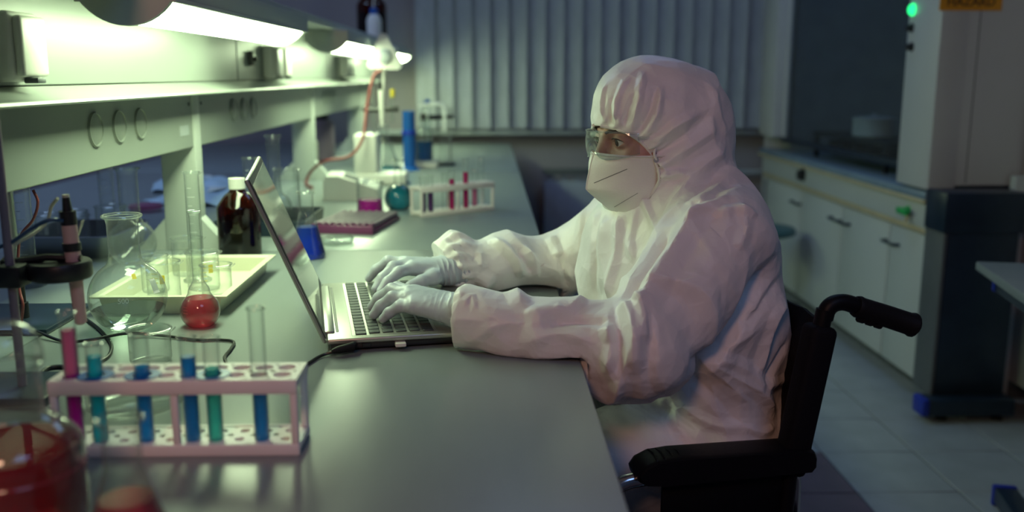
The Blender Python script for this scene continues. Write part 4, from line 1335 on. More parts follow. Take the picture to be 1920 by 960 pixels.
# ============================================================ PERSON
pbr('coverall_fabric', (0.84, 0.82, 0.82), 0.45, var=0.02, scale=5, bump=0.10, bscale=140, sheen=0.15)
pbr('glove_nitrile', (0.50, 0.55, 0.62), 0.42, var=0.04, scale=30, bump=0.12, bscale=220)
pbr('mask_fabric', (0.80, 0.78, 0.74), 0.75, var=0.02, scale=10, bump=0.25, bscale=420)
pbr('mask_print', (0.20, 0.20, 0.20), 0.7)
pbr('skin', (0.50, 0.26, 0.19), 0.5, var=0.10, scale=40, bump=0.06, bscale=300)
pbr('brow_hair', (0.035, 0.020, 0.014), 0.7)
pbr('sclera', (0.75, 0.72, 0.68), 0.15)
pbr('iris', (0.05, 0.035, 0.025), 0.12)
pbr('pupil', (0.003, 0.003, 0.003), 0.08)
pbr('elastic', (0.76, 0.75, 0.70), 0.6)
# fine crinkles of the coverall: extra bump
cf = M('coverall_fabric').node_tree
bs = [n for n in cf.nodes if n.type == 'BSDF_PRINCIPLED'][0]
tc = N(cf, 'ShaderNodeTexCoord')
nzw = N(cf, 'ShaderNodeTexNoise')
nzw.inputs['Scale'].default_value = 9
mixv = N(cf, 'ShaderNodeVectorMath', operation='MULTIPLY_ADD')
cf.links.new(tc.outputs['Object'], nzw.inputs['Vector'])
cf.links.new(nzw.outputs['Color'], mixv.inputs[0])
mixv.inputs[1].default_value = (0.05, 0.05, 0.05)
cf.links.new(tc.outputs['Object'], mixv.inputs[2])
vo = N(cf, 'ShaderNodeTexVoronoi')
vo.inputs['Scale'].default_value = 26
cf.links.new(mixv.outputs[0], vo.inputs['Vector'])
b2 = N(cf, 'ShaderNodeBump')
b2.inputs['Strength'].default_value = 0.45
vo2 = N(cf, 'ShaderNodeTexVoronoi', feature='DISTANCE_TO_EDGE')
vo2.inputs['Scale'].default_value = 34
cf.links.new(mixv.outputs[0], vo2.inputs['Vector'])
vr = N(cf, 'ShaderNodeMapRange')
vr.inputs[2].default_value = 0.12
cf.links.new(vo2.outputs['Distance'], vr.inputs[0])
b3 = N(cf, 'ShaderNodeBump')
b3.inputs['Strength'].default_value = 0.07
b3.inputs['Distance'].default_value = 0.002
cf.links.new(vr.outputs[0], b3.inputs['Height'])
b2.inputs['Distance'].default_value = 0.006
cf.links.new(vo.outputs['Distance'], b2.inputs['Height'])
old = bs.inputs['Normal'].links[0].from_node
cf.links.new(old.outputs[0], b3.inputs['Normal'])
cf.links.new(b3.outputs[0], b2.inputs['Normal'])
cf.links.new(b2.outputs[0], bs.inputs['Normal'])


# ---------- distance fields on a grid, turned into one continuous surface
def rcone(p, a, b, r1, r2):
    a = np.asarray(a, np.float32)
    b = np.asarray(b, np.float32)
    ba = b - a
    L2 = float(ba @ ba) + 1e-12
    X, Y_, Z_ = p[0] - a[0], p[1] - a[1], p[2] - a[2]
    t = np.clip((X * ba[0] + Y_ * ba[1] + Z_ * ba[2]) / L2, 0, 1)
    d = np.sqrt((X - ba[0] * t) ** 2 + (Y_ - ba[1] * t) ** 2 + (Z_ - ba[2] * t) ** 2)
    return d - (r1 + (r2 - r1) * t)


def ellip(p, c, rad, fr):
    """ellipsoid; fr = three axis vectors"""
    X, Y_, Z_ = p[0] - c[0], p[1] - c[1], p[2] - c[2]
    q = [X * f[0] + Y_ * f[1] + Z_ * f[2] for f in fr]
    k0 = np.sqrt((q[0] / rad[0]) ** 2 + (q[1] / rad[1]) ** 2 + (q[2] / rad[2]) ** 2)
    k1 = np.sqrt((q[0] / rad[0] ** 2) ** 2 + (q[1] / rad[1] ** 2) ** 2 + (q[2] / rad[2] ** 2) ** 2)
    return k0 * (k0 - 1) / (k1 + 1e-9)


def smin(a, b, k):
    h = np.maximum(k - np.abs(a - b), 0) / k
    return np.minimum(a, b) - h * h * k * 0.25


def smax(a, b, k):
    return -smin(-a, -b, k)


def surface_nets(fn, lo, hi, h):
    lo = np.array(lo, np.float64)
    n = np.ceil((np.array(hi) - lo) / h).astype(int) + 1
    ax = [(lo[i] + h * np.arange(n[i])).astype(np.float32) for i in range(3)]
    p = np.meshgrid(*ax, indexing='ij', sparse=False)
    v = fn(p).astype(np.float32)
    ins = v < 0
    c = np.zeros(tuple(n - 1), np.int8)
    for dx in (0, 1):
        for dy in (0, 1):
            for dz in (0, 1):
                c += ins[dx:n[0] - 1 + dx, dy:n[1] - 1 + dy, dz:n[2] - 1 + dz]
    act = np.argwhere((c > 0) & (c < 8))
    idx = -np.ones(tuple(n - 1), np.int64)
    idx[act[:, 0], act[:, 1], act[:, 2]] = np.arange(len(act))
    pos = np.zeros((len(act), 3))
    cnt = np.zeros(len(act))
    cor = [(dx, dy, dz) for dx in (0, 1) for dy in (0, 1) for dz in (0, 1)]
    cv = {k: v[act[:, 0] + k[0], act[:, 1] + k[1], act[:, 2] + k[2]] for k in cor}
    for k in cor:
        for a in range(3):
            if k[a] == 0:
                k2 = list(k)
                k2[a] = 1
                k2 = tuple(k2)
                va, vb = cv[k], cv[k2]
                m = (va < 0) != (vb < 0)
                t = np.where(m, va / (va - vb + 1e-20), 0)
                q = np.tile(np.array(k, float), (len(act), 1))
                q[:, a] += t
                pos[m] += q[m]
                cnt[m] += 1
    V = lo + h * (act + pos / cnt[:, None])
    F = []
    for a in range(3):
        s0 = [slice(None)] * 3
        s1 = [slice(None)] * 3
        s0[a] = slice(0, n[a] - 1)
        s1[a] = slice(1, n[a])
        e = np.argwhere(ins[tuple(s0)] != ins[tuple(s1)])
        b, c_ = (a + 1) % 3, (a + 2) % 3
        e = e[(e[:, b] > 0) & (e[:, c_] > 0) & (e[:, b] < n[b] - 1) & (e[:, c_] < n[c_] - 1)]
        fl = ins[tuple(s0)][e[:, 0], e[:, 1], e[:, 2]]

        def ce(db, dc):
            q = e.copy()
            q[:, b] += db
            q[:, c_] += dc
            return idx[q[:, 0], q[:, 1], q[:, 2]]
        q = np.stack([ce(-1, -1), ce(0, -1), ce(0, 0), ce(-1, 0)], 1)
        q[~fl] = q[~fl][:, ::-1]
        F.append(q)
    return V, np.concatenate(F)


def vnormals(V, F):
    n = np.cross(V[F[:, 2]] - V[F[:, 0]], V[F[:, 3]] - V[F[:, 1]])
    out = np.zeros_like(V)
    for k in range(4):
        np.add.at(out, F[:, k], n)
    return out / (np.linalg.norm(out, axis=1, keepdims=True) + 1e-12)


def relax(V, F, it=1, lam=0.5):
    for _ in range(it):
        s = np.zeros_like(V)
        c = np.zeros(len(V))
        for k in range(4):
            a, b = F[:, k], F[:, (k + 1) % 4]
            np.add.at(s, a, V[b])
            np.add.at(c, a, 1)
            np.add.at(s, b, V[a])
            np.add.at(c, b, 1)
        V = V + lam * (s / np.maximum(c, 1)[:, None] - V)
    return V


def skin_obj(name, V, F, mat, parent, label=None):
    off = np.array(parent.location) if parent is not None else np.zeros(3)
    me = bpy.data.meshes.new(name)
    V2 = V - off
    me.vertices.add(len(V2))
    me.vertices.foreach_set('co', V2.astype(np.float32).ravel())
    me.loops.add(F.size)
    me.loops.foreach_set('vertex_index', F.astype(np.int32).ravel())
    me.polygons.add(len(F))
    me.polygons.foreach_set('loop_start', (np.arange(len(F)) * 4).astype(np.int32))
    me.polygons.foreach_set('loop_total', np.full(len(F), 4, np.int32))
    me.polygons.foreach_set('use_smooth', np.ones(len(F), bool))
    me.update(calc_edges=True)
    me.validate()
    me.materials.append(M(mat))
    o = bpy.data.objects.new(name, me)
    COL.objects.link(o)
    o.parent = parent
    if label:
        o['label'] = label
    return o


def hash3(i, j, k, s):
    x = (i * 374761393 + j * 668265263 + k * 2147483647 + s * 1274126177) & 0xffffffff
    x = ((x ^ (x >> 13)) * 1274126177) & 0xffffffff
    return ((x ^ (x >> 16)) & 0xffff) / 65535.0


def vnoise(P, s=0):
    """smooth value noise in [-1, 1]"""
    I = np.floor(P).astype(np.int64)
    f = P - I
    f = f * f * (3 - 2 * f)
    out = 0
    for dx in (0, 1):
        for dy in (0, 1):
            for dz in (0, 1):
                w = (f[:, 0] if dx else 1 - f[:, 0]) * (f[:, 1] if dy else 1 - f[:, 1]) * (f[:, 2] if dz else 1 - f[:, 2])
                out = out + w * hash3(I[:, 0] + dx, I[:, 1] + dy, I[:, 2] + dz, s)
    return out * 2 - 1


def worley(P, s=0):
    """distance to the nearest jittered point: bowls with sharp ridges between them"""
    I = np.floor(P).astype(np.int64)
    best = np.full(len(P), 9.0)
    for dx in (-1, 0, 1):
        for dy in (-1, 0, 1):
            for dz in (-1, 0, 1):
                a, b, c = I[:, 0] + dx, I[:, 1] + dy, I[:, 2] + dz
                q = np.stack([a + hash3(a, b, c, s), b + hash3(a, b, c, s + 11), c + hash3(a, b, c, s + 23)], 1)
                best = np.minimum(best, ((P - q) ** 2).sum(1))
    return np.sqrt(best)


def seg_dist(P, pts):
    d = np.full(len(P), 9.0)
    tt = np.zeros(len(P))
    n = len(pts) - 1
    for i in range(n):
        a, b = pts[i], pts[i + 1]
        ba = b - a
        t = np.clip(((P - a) @ ba) / (ba @ ba + 1e-12), 0, 1)
        q = np.linalg.norm(P - a - t[:, None] * ba, axis=1)
        m = q < d
        d[m] = q[m]
        tt[m] = (i + t[m]) / n
    return d, tt


# ---------- skeleton (world coordinates)
A_ = math.radians(12)
FD = np.array([-math.cos(A_), -math.sin(A_), 0.0])
LD_ = np.array([math.sin(A_), -math.cos(A_), 0.0])
UZ = np.array([0, 0, 1.0])
TF = (FD, LD_, UZ)
ah, pt = math.radians(22), math.radians(5)
HF = np.array([-math.cos(ah) * math.cos(pt), -math.sin(ah) * math.cos(pt), -math.sin(pt)])
HL = np.array([math.sin(ah), -math.cos(ah), 0.0])
HU = np.cross(HF, HL)
if HU[2] < 0:
    HU = -HU
HC = aty(1222, 256, 1.535)
HFR = (HF, HL, HU)


def hp3(u, v, w):
    return HC + HF * u + HL * v + HU * w


PEL = np.array([0.405, 1.56, 0.60])
NS = aty(1342, 452, 1.405)
NE = aty(1192, 655, 1.290)
NC = aty(858, 598, 1.350)
FS = np.array([0.285, 1.735, 0.935])
FE = aty(1045, 492, 1.775)
FC = aty(838, 497, 1.685)
NECK = np.array([0.315, 1.55, 0.98])
thigh = [(np.array([0.40, 1.45, 0.565]), np.array([0.03, 1.405, 0.585])), (np.array([0.40, 1.66, 0.565]), np.array([0.03, 1.70, 0.585]))]
ankle = [np.array([0.045, 1.40, 0.11]), np.array([0.045, 1.71, 0.11])]

person = thing('person', 'person in white hooded coverall, mask, clear goggles and grey gloves typing', 'person', (0.40, 1.55, 0.0))


# ---------- coverall
def hood_sdf(p):
    d = ellip(p, hp3(0.000, 0, 0.035), (0.103, 0.088, 0.100), HFR)
    d = smin(d, ellip(p, hp3(-0.040, 0, 0.004), (0.106, 0.093, 0.108), HFR), 0.03)
    d = smin(d, ellip(p, hp3(-0.012, 0, -0.055), (0.078, 0.086, 0.070), HFR), 0.03)
    d = smin(d, rcone(p, hp3(-0.045, 0, -0.05), NECK + np.array([0.015, 0, -0.03]), 0.090, 0.094), 0.03)
    return d


def coverall_sdf(p):
    d = hood_sdf(p)
    ch = ellip(p, (0.325, 1.553, 0.875), (0.150, 0.205, 0.185), TF)
    ch = smin(ch, ellip(p, (0.352, 1.555, 0.725), (0.153, 0.195, 0.19), TF), 0.08)
    ch = smin(ch, ellip(p, (0.385, 1.557, 0.605), (0.125, 0.195, 0.115), TF), 0.06)
    d = smin(d, ch, 0.035)
    # bib in front
    d = smin(d, rcone(p, (0.235, 1.57, 0.915), (0.240, 1.565, 0.74), 0.070, 0.085), 0.03)
    # shoulders
    d = smin(d, rcone(p, NECK + np.array([0.035, 0, -0.01]), NS + np.array([0.01, 0.02, 0.0]), 0.075, 0.070), 0.05)
    d = smin(d, rcone(p, NECK + np.array([0.02, 0, -0.02]), FS, 0.075, 0.068), 0.05)
    # near arm
    d = smin(d, rcone(p, NS, NE + np.array([0.012, 0.01, 0.0]), 0.080, 0.069), 0.022)
    ax = NC - NE
    ax = ax / np.linalg.norm(ax)
    fa = rcone(p, NE, NE + (NC - NE) * 0.45, 0.066, 0.048)
    fa = smin(fa, rcone(p, NE + (NC - NE) * 0.42, NC + ax * 0.05, 0.046, 0.0475), 0.02)
    pl = (p[0] - NC[0]) * ax[0] + (p[1] - NC[1]) * ax[1] + (p[2] - NC[2]) * ax[2]
    fa = smax(fa, pl, 0.004)
    d = smin(d, fa, 0.02)
    inner = rcone(p, NC - ax * 0.035, NC + ax * 0.05, 0.036, 0.043)
    d = smax(d, -inner, 0.004)
    # sagging cloth below the elbow
    d = smin(d, rcone(p, NE + np.array([-0.035, 0.0, -0.03]), NE + np.array([0.03, 0.02, -0.022]), 0.045, 0.045), 0.03)
    # far arm
    d = smin(d, rcone(p, FS, FE, 0.075, 0.062), 0.03)
    af = FC - FE
    af = af / np.linalg.norm(af)
    fb_ = rcone(p, FE, FE + (FC - FE) * 0.5, 0.060, 0.052)
    fb_ = smin(fb_, rcone(p, FE + (FC - FE) * 0.5, FC - af * 0.018, 0.052, 0.043), 0.02)
    fb_ = smin(fb_, rcone(p, FC - af * 0.02, FC + af * 0.004, 0.042, 0.036), 0.01)
    fb_ = smin(fb_, rcone(p, aty(850, 478, 1.705), aty(822, 480, 1.700), 0.042, 0.030), 0.02)
    pl = (p[0] - FC[0]) * af[0] + (p[1] - FC[1]) * af[1] + (p[2] - FC[2]) * af[2]
    fb_ = smax(fb_, pl - 0.006 - 0.5 * np.maximum(p[2] - FC[2], 0), 0.004)
    d = smin(d, fb_, 0.02)
    # legs
    for (hipj, knee), ank in zip(thigh, ankle):
        d = smin(d, rcone(p, hipj, knee, 0.098, 0.080), 0.04)
        d = smin(d, rcone(p, knee, ank, 0.078, 0.060), 0.03)
    # table and laptop press the sleeves flat
    over = smax(-(p[2] - (TOP + 0.0015)), p[0] - 0.132, 0.002)
    over = np.maximum(over, -(p[2] - (TOP - 0.10)) * -1.0 * 0 + over)
    d2 = np.where((p[0] < 0.134) & (p[2] > 0.715), np.maximum(d, TOP + 0.0015 - p[2]), d)
    return d2


V, F = surface_nets(coverall_sdf, (-0.13, 1.17, 0.04), (0.56, 1.91, 1.27), 0.0044)
V = relax(V, F, 2)
Nn = vnormals(V, F)
# local head coordinates
Hq = (V - HC) @ np.stack([HF, HL, HU], 1)
bv = BVHTree.FromPolygons([tuple(q) for q in V], [tuple(int(i) for i in f) for f in F])


def cast(px, py):
    d = Vector(ray(px, py)).normalized()
    h = bv.ray_cast(Vector(CP), d)
    return None if h[0] is None else np.array(h[0])


strokes = [
    # (pixels, height mm, half width mm, sharp)
    ([(1440, 505), (1400, 555), (1370, 595), (1335, 640), (1300, 678)], -17, 22),
    ([(1425, 560), (1395, 600), (1360, 650), (1330, 690)], 9, 20),
    ([(1320, 378), (1292, 425), (1257, 480), (1218, 548), (1200, 580)], 12, 22),
    ([(1250, 440), (1212, 510), (1178, 565)], -11, 16),
    ([(1165, 405), (1156, 480), (1148, 560)], 6, 11),
    ([(1190, 400), (1178, 470), (1165, 550)], 6, 10),
    ([(1130, 400), (1122, 470), (1118, 545)], -5, 12),
    ([(1094, 400), (1089, 480), (1087, 550)], 7, 12),
    ([(1135, 560), (1140, 620), (1139, 700)], 9, 12),
    ([(1152, 575), (1160, 640), (1162, 705)], -8, 9),
    ([(1168, 568), (1188, 620), (1190, 690)], 9, 12),
    ([(1196, 560), (1207, 605), (1212, 640)], 6, 8),
    ([(1215, 600), (1218, 660), (1215, 715)], -6, 10),
    ([(1028, 602), (1090, 594), (1138, 602)], -9, 11),
    ([(1035, 580), (1080, 570), (1132, 568)], 5, 10),
    ([(866, 556), (912, 532), (970, 560), (1012, 590)], 9, 16),
    ([(880, 640), (930, 612), (985, 605)], 3, 9),
    ([(870, 575), (885, 560), (893, 585)], 2.5, 5),
    ([(990, 640), (1050, 625), (1105, 640)], 4, 12),
    ([(1455, 528), (1420, 575), (1385, 612)], -7, 11),
    ([(1462, 560), (1442, 600), (1432, 660), (1425, 700)], 9, 13),
    ([(1470, 640), (1450, 690), (1430, 730)], -6, 10),
    ([(1482, 700), (1440, 722), (1400, 692), (1335, 655)], 8, 12),
    ([(1310, 665), (1350, 702), (1400, 752)], 7, 13),
    ([(1335, 672), (1382, 706), (1430, 738), (1456, 772)], 10, 15),
    ([(1300, 700), (1340, 740), (1380, 790)], -5, 14),
    ([(1220, 722), (1250, 770), (1262, 830)], -8, 13),
    ([(1280, 760), (1330, 790), (1400, 800)], 4, 12),
    ([(1400, 800), (1430, 812), (1455, 800)], 5, 8),
    ([(1380, 470), (1395, 430), (1385, 385)], 5, 12),
    ([(1350, 400), (1385, 395), (1412, 410)], 6, 10),
    ([(1376, 340), (1332, 378), (1300, 392)], -8, 12),
    ([(1360, 372), (1322, 395), (1290, 420)], 6, 10),
    # hood
    ([(1130, 226), (1127, 195), (1138, 160)], 3.5, 6),
    ([(1142, 226), (1143, 200), (1150, 178)], -2.5, 5),
    ([(1153, 228), (1155, 192), (1175, 148)], 4, 7),
    ([(1168, 231), (1176, 205), (1190, 180)], -3, 6),
    ([(1182, 238), (1197, 190), (1205, 135)], 5, 8),
    ([(1195, 250), (1215, 215), (1232, 165)], -3.5, 7),
    ([(1205, 258), (1232, 215), (1238, 165)], 4.5, 8),
    ([(1213, 285), (1262, 240), (1305, 215)], 5, 9),
    ([(1216, 300), (1265, 270), (1330, 215)], -4, 9),
    ([(1216, 322), (1270, 290), (1335, 245)], 5, 10),
    ([(1214, 345), (1245, 330), (1290, 325)], 5, 8),
    ([(1210, 320), (1240, 310), (1248, 330), (1225, 350)], 3, 6),
    ([(1288, 385), (1308, 355), (1335, 330), (1372, 300)], -7, 13),
    ([(1250, 400), (1285, 345), (1320, 310), (1360, 275)], 6, 12),
    ([(1205, 370), (1215, 400), (1230, 430)], 5, 8),
    ([(1330, 160), (1345, 210), (1362, 250)], 3, 10),
    # far sleeve
    ([(905, 428), (925, 450), (962, 480), (980, 516)], 12, 11),
    ([(935, 436), (968, 468), (998, 508)], -10, 10),
    ([(968, 430), (984, 470), (1006, 516)], 8, 9),
    ([(1008, 398), (1030, 440), (1050, 482)], 10, 11),
    ([(1030, 438), (1052, 495), (1062, 532)], -7, 8),
    ([(1045, 390), (1060, 410), (1078, 430)], 6, 9),
    ([(828, 450), (858, 478), (868, 512)], 7, 9),
    ([(846, 446), (878, 470), (897, 485)], -5, 8),
    ([(880, 440), (900, 470), (905, 500)], 4, 8),
]
disp = np.zeros(len(V))
for (px_, amp, wid) in strokes:
    pts = [cast(*q) for q in px_]
    pts = [q for q in pts if q is not None]
    if len(pts) < 2:
        continue
    pts = [np.array(q) for q in spline(pts, 4)]
    lo_, hi_ = np.min(pts, 0) - 0.08, np.max(pts, 0) + 0.08
    m = np.all((V > lo_) & (V < hi_), 1)
    wd = wid / 1000 * 1.25
    d_, t_ = seg_dist(V[m], pts)
    prof_ = np.maximum(0, 1 - d_ / wd)
    prof_ = np.where(prof_ > 0, prof_ ** 1.25, 0) * np.clip(np.minimum(t_, 1 - t_) * 5 + 0.35, 0, 1)
    disp[m] += amp / 1000 * (1.7 if px_[0][0] > 1100 and max(q[1] for q in px_) < 360 else 1.3) * prof_
# broad uneven bulges, then collapse to large flat facets with crisp creases between them
warp = np.stack([vnoise(V * 8, s) for s in (1, 2, 3)], 1)
inh = np.clip((Hq[:, 2] + 0.10) / 0.06, 0, 1) * (np.abs(Hq[:, 0]) < 0.2)
P1 = V * np.array([10, 10, 8]) + warp * 0.6
rid = (1 - np.abs(vnoise(P1 * 0.9, 21))) ** 2 - 0.45
disp += ((worley(P1, 5) - 0.55) * 0.013 + rid * 0.014) * (1 - 0.3 * inh)
disp += vnoise(V * 38 + warp, 31) * 0.0014
V = V + Nn * disp[:, None]
tmp = skin_obj('coverall_raw', V, F, 'coverall_fabric', None)
md = tmp.modifiers.new('facet', 'DECIMATE')
md.ratio = 15000 / (2 * len(F))
md = tmp.modifiers.new('fine', 'SUBSURF')
md.subdivision_type = 'SIMPLE'
md.levels = 2
md.render_levels = 2
md = tmp.modifiers.new('soften', 'SMOOTH')
md.factor = 0.5
md.iterations = 1
dg = bpy.context.evaluated_depsgraph_get()
em = tmp.evaluated_get(dg).to_mesh()
V = np.zeros(len(em.vertices) * 3)
em.vertices.foreach_get('co', V)
V = V.reshape(-1, 3)
F = np.zeros(len(em.loops), np.int32)
em.loops.foreach_get('vertex_index', F)
F = F.reshape(-1, 4).astype(np.int64)
tmp_me = tmp.data
bpy.data.objects.remove(tmp)
bpy.data.meshes.remove(tmp_me)
Nn = vnormals(V, F)
Hq = (V - HC) @ np.stack([HF, HL, HU], 1)
inh = np.clip((Hq[:, 2] + 0.10) / 0.06, 0, 1) * (np.abs(Hq[:, 0]) < 0.2)
disp = np.zeros(len(V))
# thin seams
for (px_, amp, wid) in (([(1297, 422), (1330, 470), (1358, 515), (1374, 545)], 1.6, 4), ([(860, 600), (960, 592), (1030, 580)], 2.0, 4), ([(1030, 438), (1052, 495), (1062, 532)], 1.5, 4), ([(1112, 222), (1150, 190), (1205, 160), (1280, 140)], 1.0, 3.5)):
    pts = [q for q in (cast(*z_) for z_ in px_) if q is not None]
    if len(pts) > 1:
        pts = [np.array(q) for q in spline(pts, 4)]
        d_, t_ = seg_dist(V, pts)
        disp += amp / 1000 * np.clip(1 - np.maximum(d_ - 0.012, 0) / (wid / 1000), 0, 1) * (d_ > 0.012) * 0
        disp += amp / 1000 * np.exp(-((d_) / (wid / 1000 * 1.6)) ** 2)
# gathers round the face opening and the far cuff
eu, ew = (Hq[:, 0] - 0.130) / 0.092, (Hq[:, 2] + 0.047) / 0.080
er = np.sqrt(eu ** 2 + ew ** 2)
ea = np.arctan2(ew, eu)
near = np.exp(-((er - 1.0) / 0.35) ** 2) * (Hq[:, 0] > -0.02) * inh
disp += near * 0.0013 * np.sin(ea * 46 + 3 * np.sin(ea * 7))
af_ = (FC - FE) / np.linalg.norm(FC - FE)
tf_ = (V - FC) @ af_
rad_ = V - FC - tf_[:, None] * af_
nf = np.exp(-((tf_ + 0.012) / 0.022) ** 2) * (np.linalg.norm(rad_, axis=1) < 0.08)
disp += nf * 0.0028 * np.sin(np.arctan2(rad_[:, 2], rad_[:, 0] * af_[1] - rad_[:, 1] * af_[0]) * 13)
disp[(V[:, 2] < TOP + 0.006) & (V[:, 0] < 0.135) & (V[:, 2] > 0.79)] = 0
tabl = (V[:, 0] < 0.14) & (V[:, 2] > 0.77)
V = V + Nn * disp[:, None]
V[tabl, 2] = np.maximum(V[tabl, 2], TOP + 0.0012)
# keep the thighs below the worktop
und = (V[:, 0] < 0.14) & (V[:, 2] <= 0.77)
V[und, 2] = np.minimum(V[und, 2], 0.700)
V[und & (V[:, 0] < 0.10), 2] = np.minimum(V[und & (V[:, 0] < 0.10), 2], 0.700)
# open the hood at the face
Hq = (V - HC) @ np.stack([HF, HL, HU], 1)
eu, ew = (Hq[:, 0] - 0.130) / 0.092, (Hq[:, 2] + 0.047) / 0.080
er = np.sqrt(eu ** 2 + ew ** 2)
hd_ = hood_sdf((V[:, 0].astype(np.float32), V[:, 1].astype(np.float32), V[:, 2].astype(np.float32)))
fin = (er < 1.0) & (np.abs(Hq[:, 1]) < 0.098) & (hd_ < 0.016)
keep = ~fin[F].all(1)
F2 = F[keep]
bnd = np.zeros(len(V), bool)
mixd = fin[F2].any(1)
bnd[F2[mixd].ravel()] = True
mv = bnd & fin
sc = 1.0 / np.maximum(er[mv], 1e-3)
Hn = Hq[mv].copy()
Hn[:, 0] = 0.130 + (Hn[:, 0] - 0.130) * sc
Hn[:, 2] = -0.047 + (Hn[:, 2] + 0.047) * sc
V[mv] = HC + Hn @ np.stack([HF, HL, HU], 0)
used_ = np.unique(F2)
remap = -np.ones(len(V), np.int64)
remap[used_] = np.arange(len(used_))
Vc, Fc = V[used_], remap[F2]
cov = skin_obj('coverall', Vc, Fc, 'coverall_fabric', person, 'white hooded protective coverall')
# elastic edge of the hood: follow the open border
rimpts = [np.array(q) for q in V[mv]]
hq2 = (np.array(rimpts) - HC) @ np.stack([HF, HL, HU], 1)
ang_ = np.arctan2((hq2[:, 2] + 0.047) / 0.080, (hq2[:, 0] - 0.130) / 0.092)
for sgn in (1, -1):
    m = hq2[:, 1] * sgn > -0.004
    aa, vv = ang_[m], np.abs(hq2[m, 1])
    aa = np.where(aa < 0, aa + 2 * PI, aa)
    order = np.argsort(aa)
    aa, vv = aa[order], vv[order]
    grid_a = np.linspace(aa[0], aa[-1], 60)
    vals = np.array([np.median(vv[np.abs(aa - g) < 0.07]) if np.any(np.abs(aa - g) < 0.07) else np.nan for g in grid_a])
    ok = ~np.isnan(vals)
    vals = np.interp(grid_a, grid_a[ok], vals[ok])
    vals = np.convolve(np.pad(vals, 3, mode='edge'), np.ones(7) / 7, 'valid')
    pts = [hp3(0.130 + 0.092 * math.cos(g), sgn * (v + 0.0005), -0.047 + 0.080 * math.sin(g)) for g, v in zip(grid_a, vals)]
    part('elastic_edge', MB().tube(pts, 0.0026, 8), 'elastic', person, world=True)


# ---------- head and body
EYE = [(0.0735, s * 0.0315, 0.004) for s in (1, -1)]


def head_sdf(p):
    d = ellip(p, hp3(-0.015, 0, 0.030), (0.092, 0.072, 0.088), HFR)
    d = smin(d, ellip(p, hp3(0.030, 0, -0.025), (0.060, 0.060, 0.080), HFR), 0.03)
    d = smin(d, ellip(p, hp3(0.045, 0, -0.085), (0.035, 0.035, 0.028), HFR), 0.03)
    for s in (1, -1):
        d = smin(d, ellip(p, hp3(0.052, s * 0.043, -0.026), (0.026, 0.022, 0.020), HFR), 0.02)     # cheekbone
        d = smax(d, -ellip(p, hp3(0.094, s * 0.032, 0.004), (0.020, 0.021, 0.0135), HFR), 0.012)   # eye socket
        d = smin(d, rcone(p, hp3(0.084, s * 0.012, 0.021), hp3(0.061, s * 0.048, 0.019), 0.0080, 0.006), 0.012)  # brow
        lid = ellip(p, hp3(0.0720, s * 0.0315, 0.0035), (0.0150, 0.0175, 0.0125), HFR)
        q = [(p[i] - hp3(0.0735, s * 0.0315, 0.0030)[i]) for i in range(3)]
        qw = q[0] * HU[0] + q[1] * HU[1] + q[2] * HU[2]
        ql = q[0] * HL[0] + q[1] * HL[1] + q[2] * HL[2]
        qf = q[0] * HF[0] + q[1] * HF[1] + q[2] * HF[2]
        slit = np.maximum(np.abs(qw + 0.0012) - 0.0046 * (1 - (ql / 0.0150) ** 2), 0.004 - qf)
        lid = smax(lid, -slit, 0.0015)
        d = smin(d, lid, 0.005)
        d = smin(d, ellip(p, hp3(-0.012, s * 0.076, -0.010), (0.018, 0.009, 0.030), HFR), 0.01)    # ear
    d = smin(d, rcone(p, hp3(0.086, 0, 0.008), hp3(0.103, 0, -0.034), 0.0075, 0.0125), 0.012)     # nose
    d = smin(d, ellip(p, hp3(0.083, 0, -0.066), (0.010, 0.022, 0.008), HFR), 0.008)                # lips
    d = smin(d, rcone(p, hp3(-0.025, 0, -0.06), NECK + np.array([0.02, 0, -0.06]), 0.052, 0.056), 0.03)
    return d


V1, F1 = surface_nets(head_sdf, HC - 0.15, HC + np.array([0.15, 0.13, 0.14]), 0.0019)
V1 = relax(V1, F1, 1, 0.4)


def hand_chain(wr, mcps, tips, arch, thumb):
    """list of (a, b, r1, r2) round cones for a hand"""
    out = []
    rad = [0.0098, 0.0102, 0.0096, 0.0086]
    mid = sum(mcps) / 4
    for m_, r in zip(mcps, rad):
        out.append((wr + (m_ - mid) * 0.45, m_, 0.0185, r + 0.0035))
    for m_, t_, r, ar in zip(mcps, tips, rad, arch):
        up = np.array([0, 0, 1.0])
        p1 = m_ + (t_ - m_) * 0.46 + up * ar
        p2 = m_ + (t_ - m_) * 0.80 + up * ar * 0.62
        out += [(m_, p1, r + 0.0012, r), (p1, p2, r, r * 0.92), (p2, t_, r * 0.92, r * 0.80)]
    out += [(wr + (thumb[0] - wr) * 0.2, thumb[0], 0.017, 0.0145), (thumb[0], thumb[1], 0.0135, 0.0110), (thumb[1], thumb[2], 0.0110, 0.0092)]
    return out


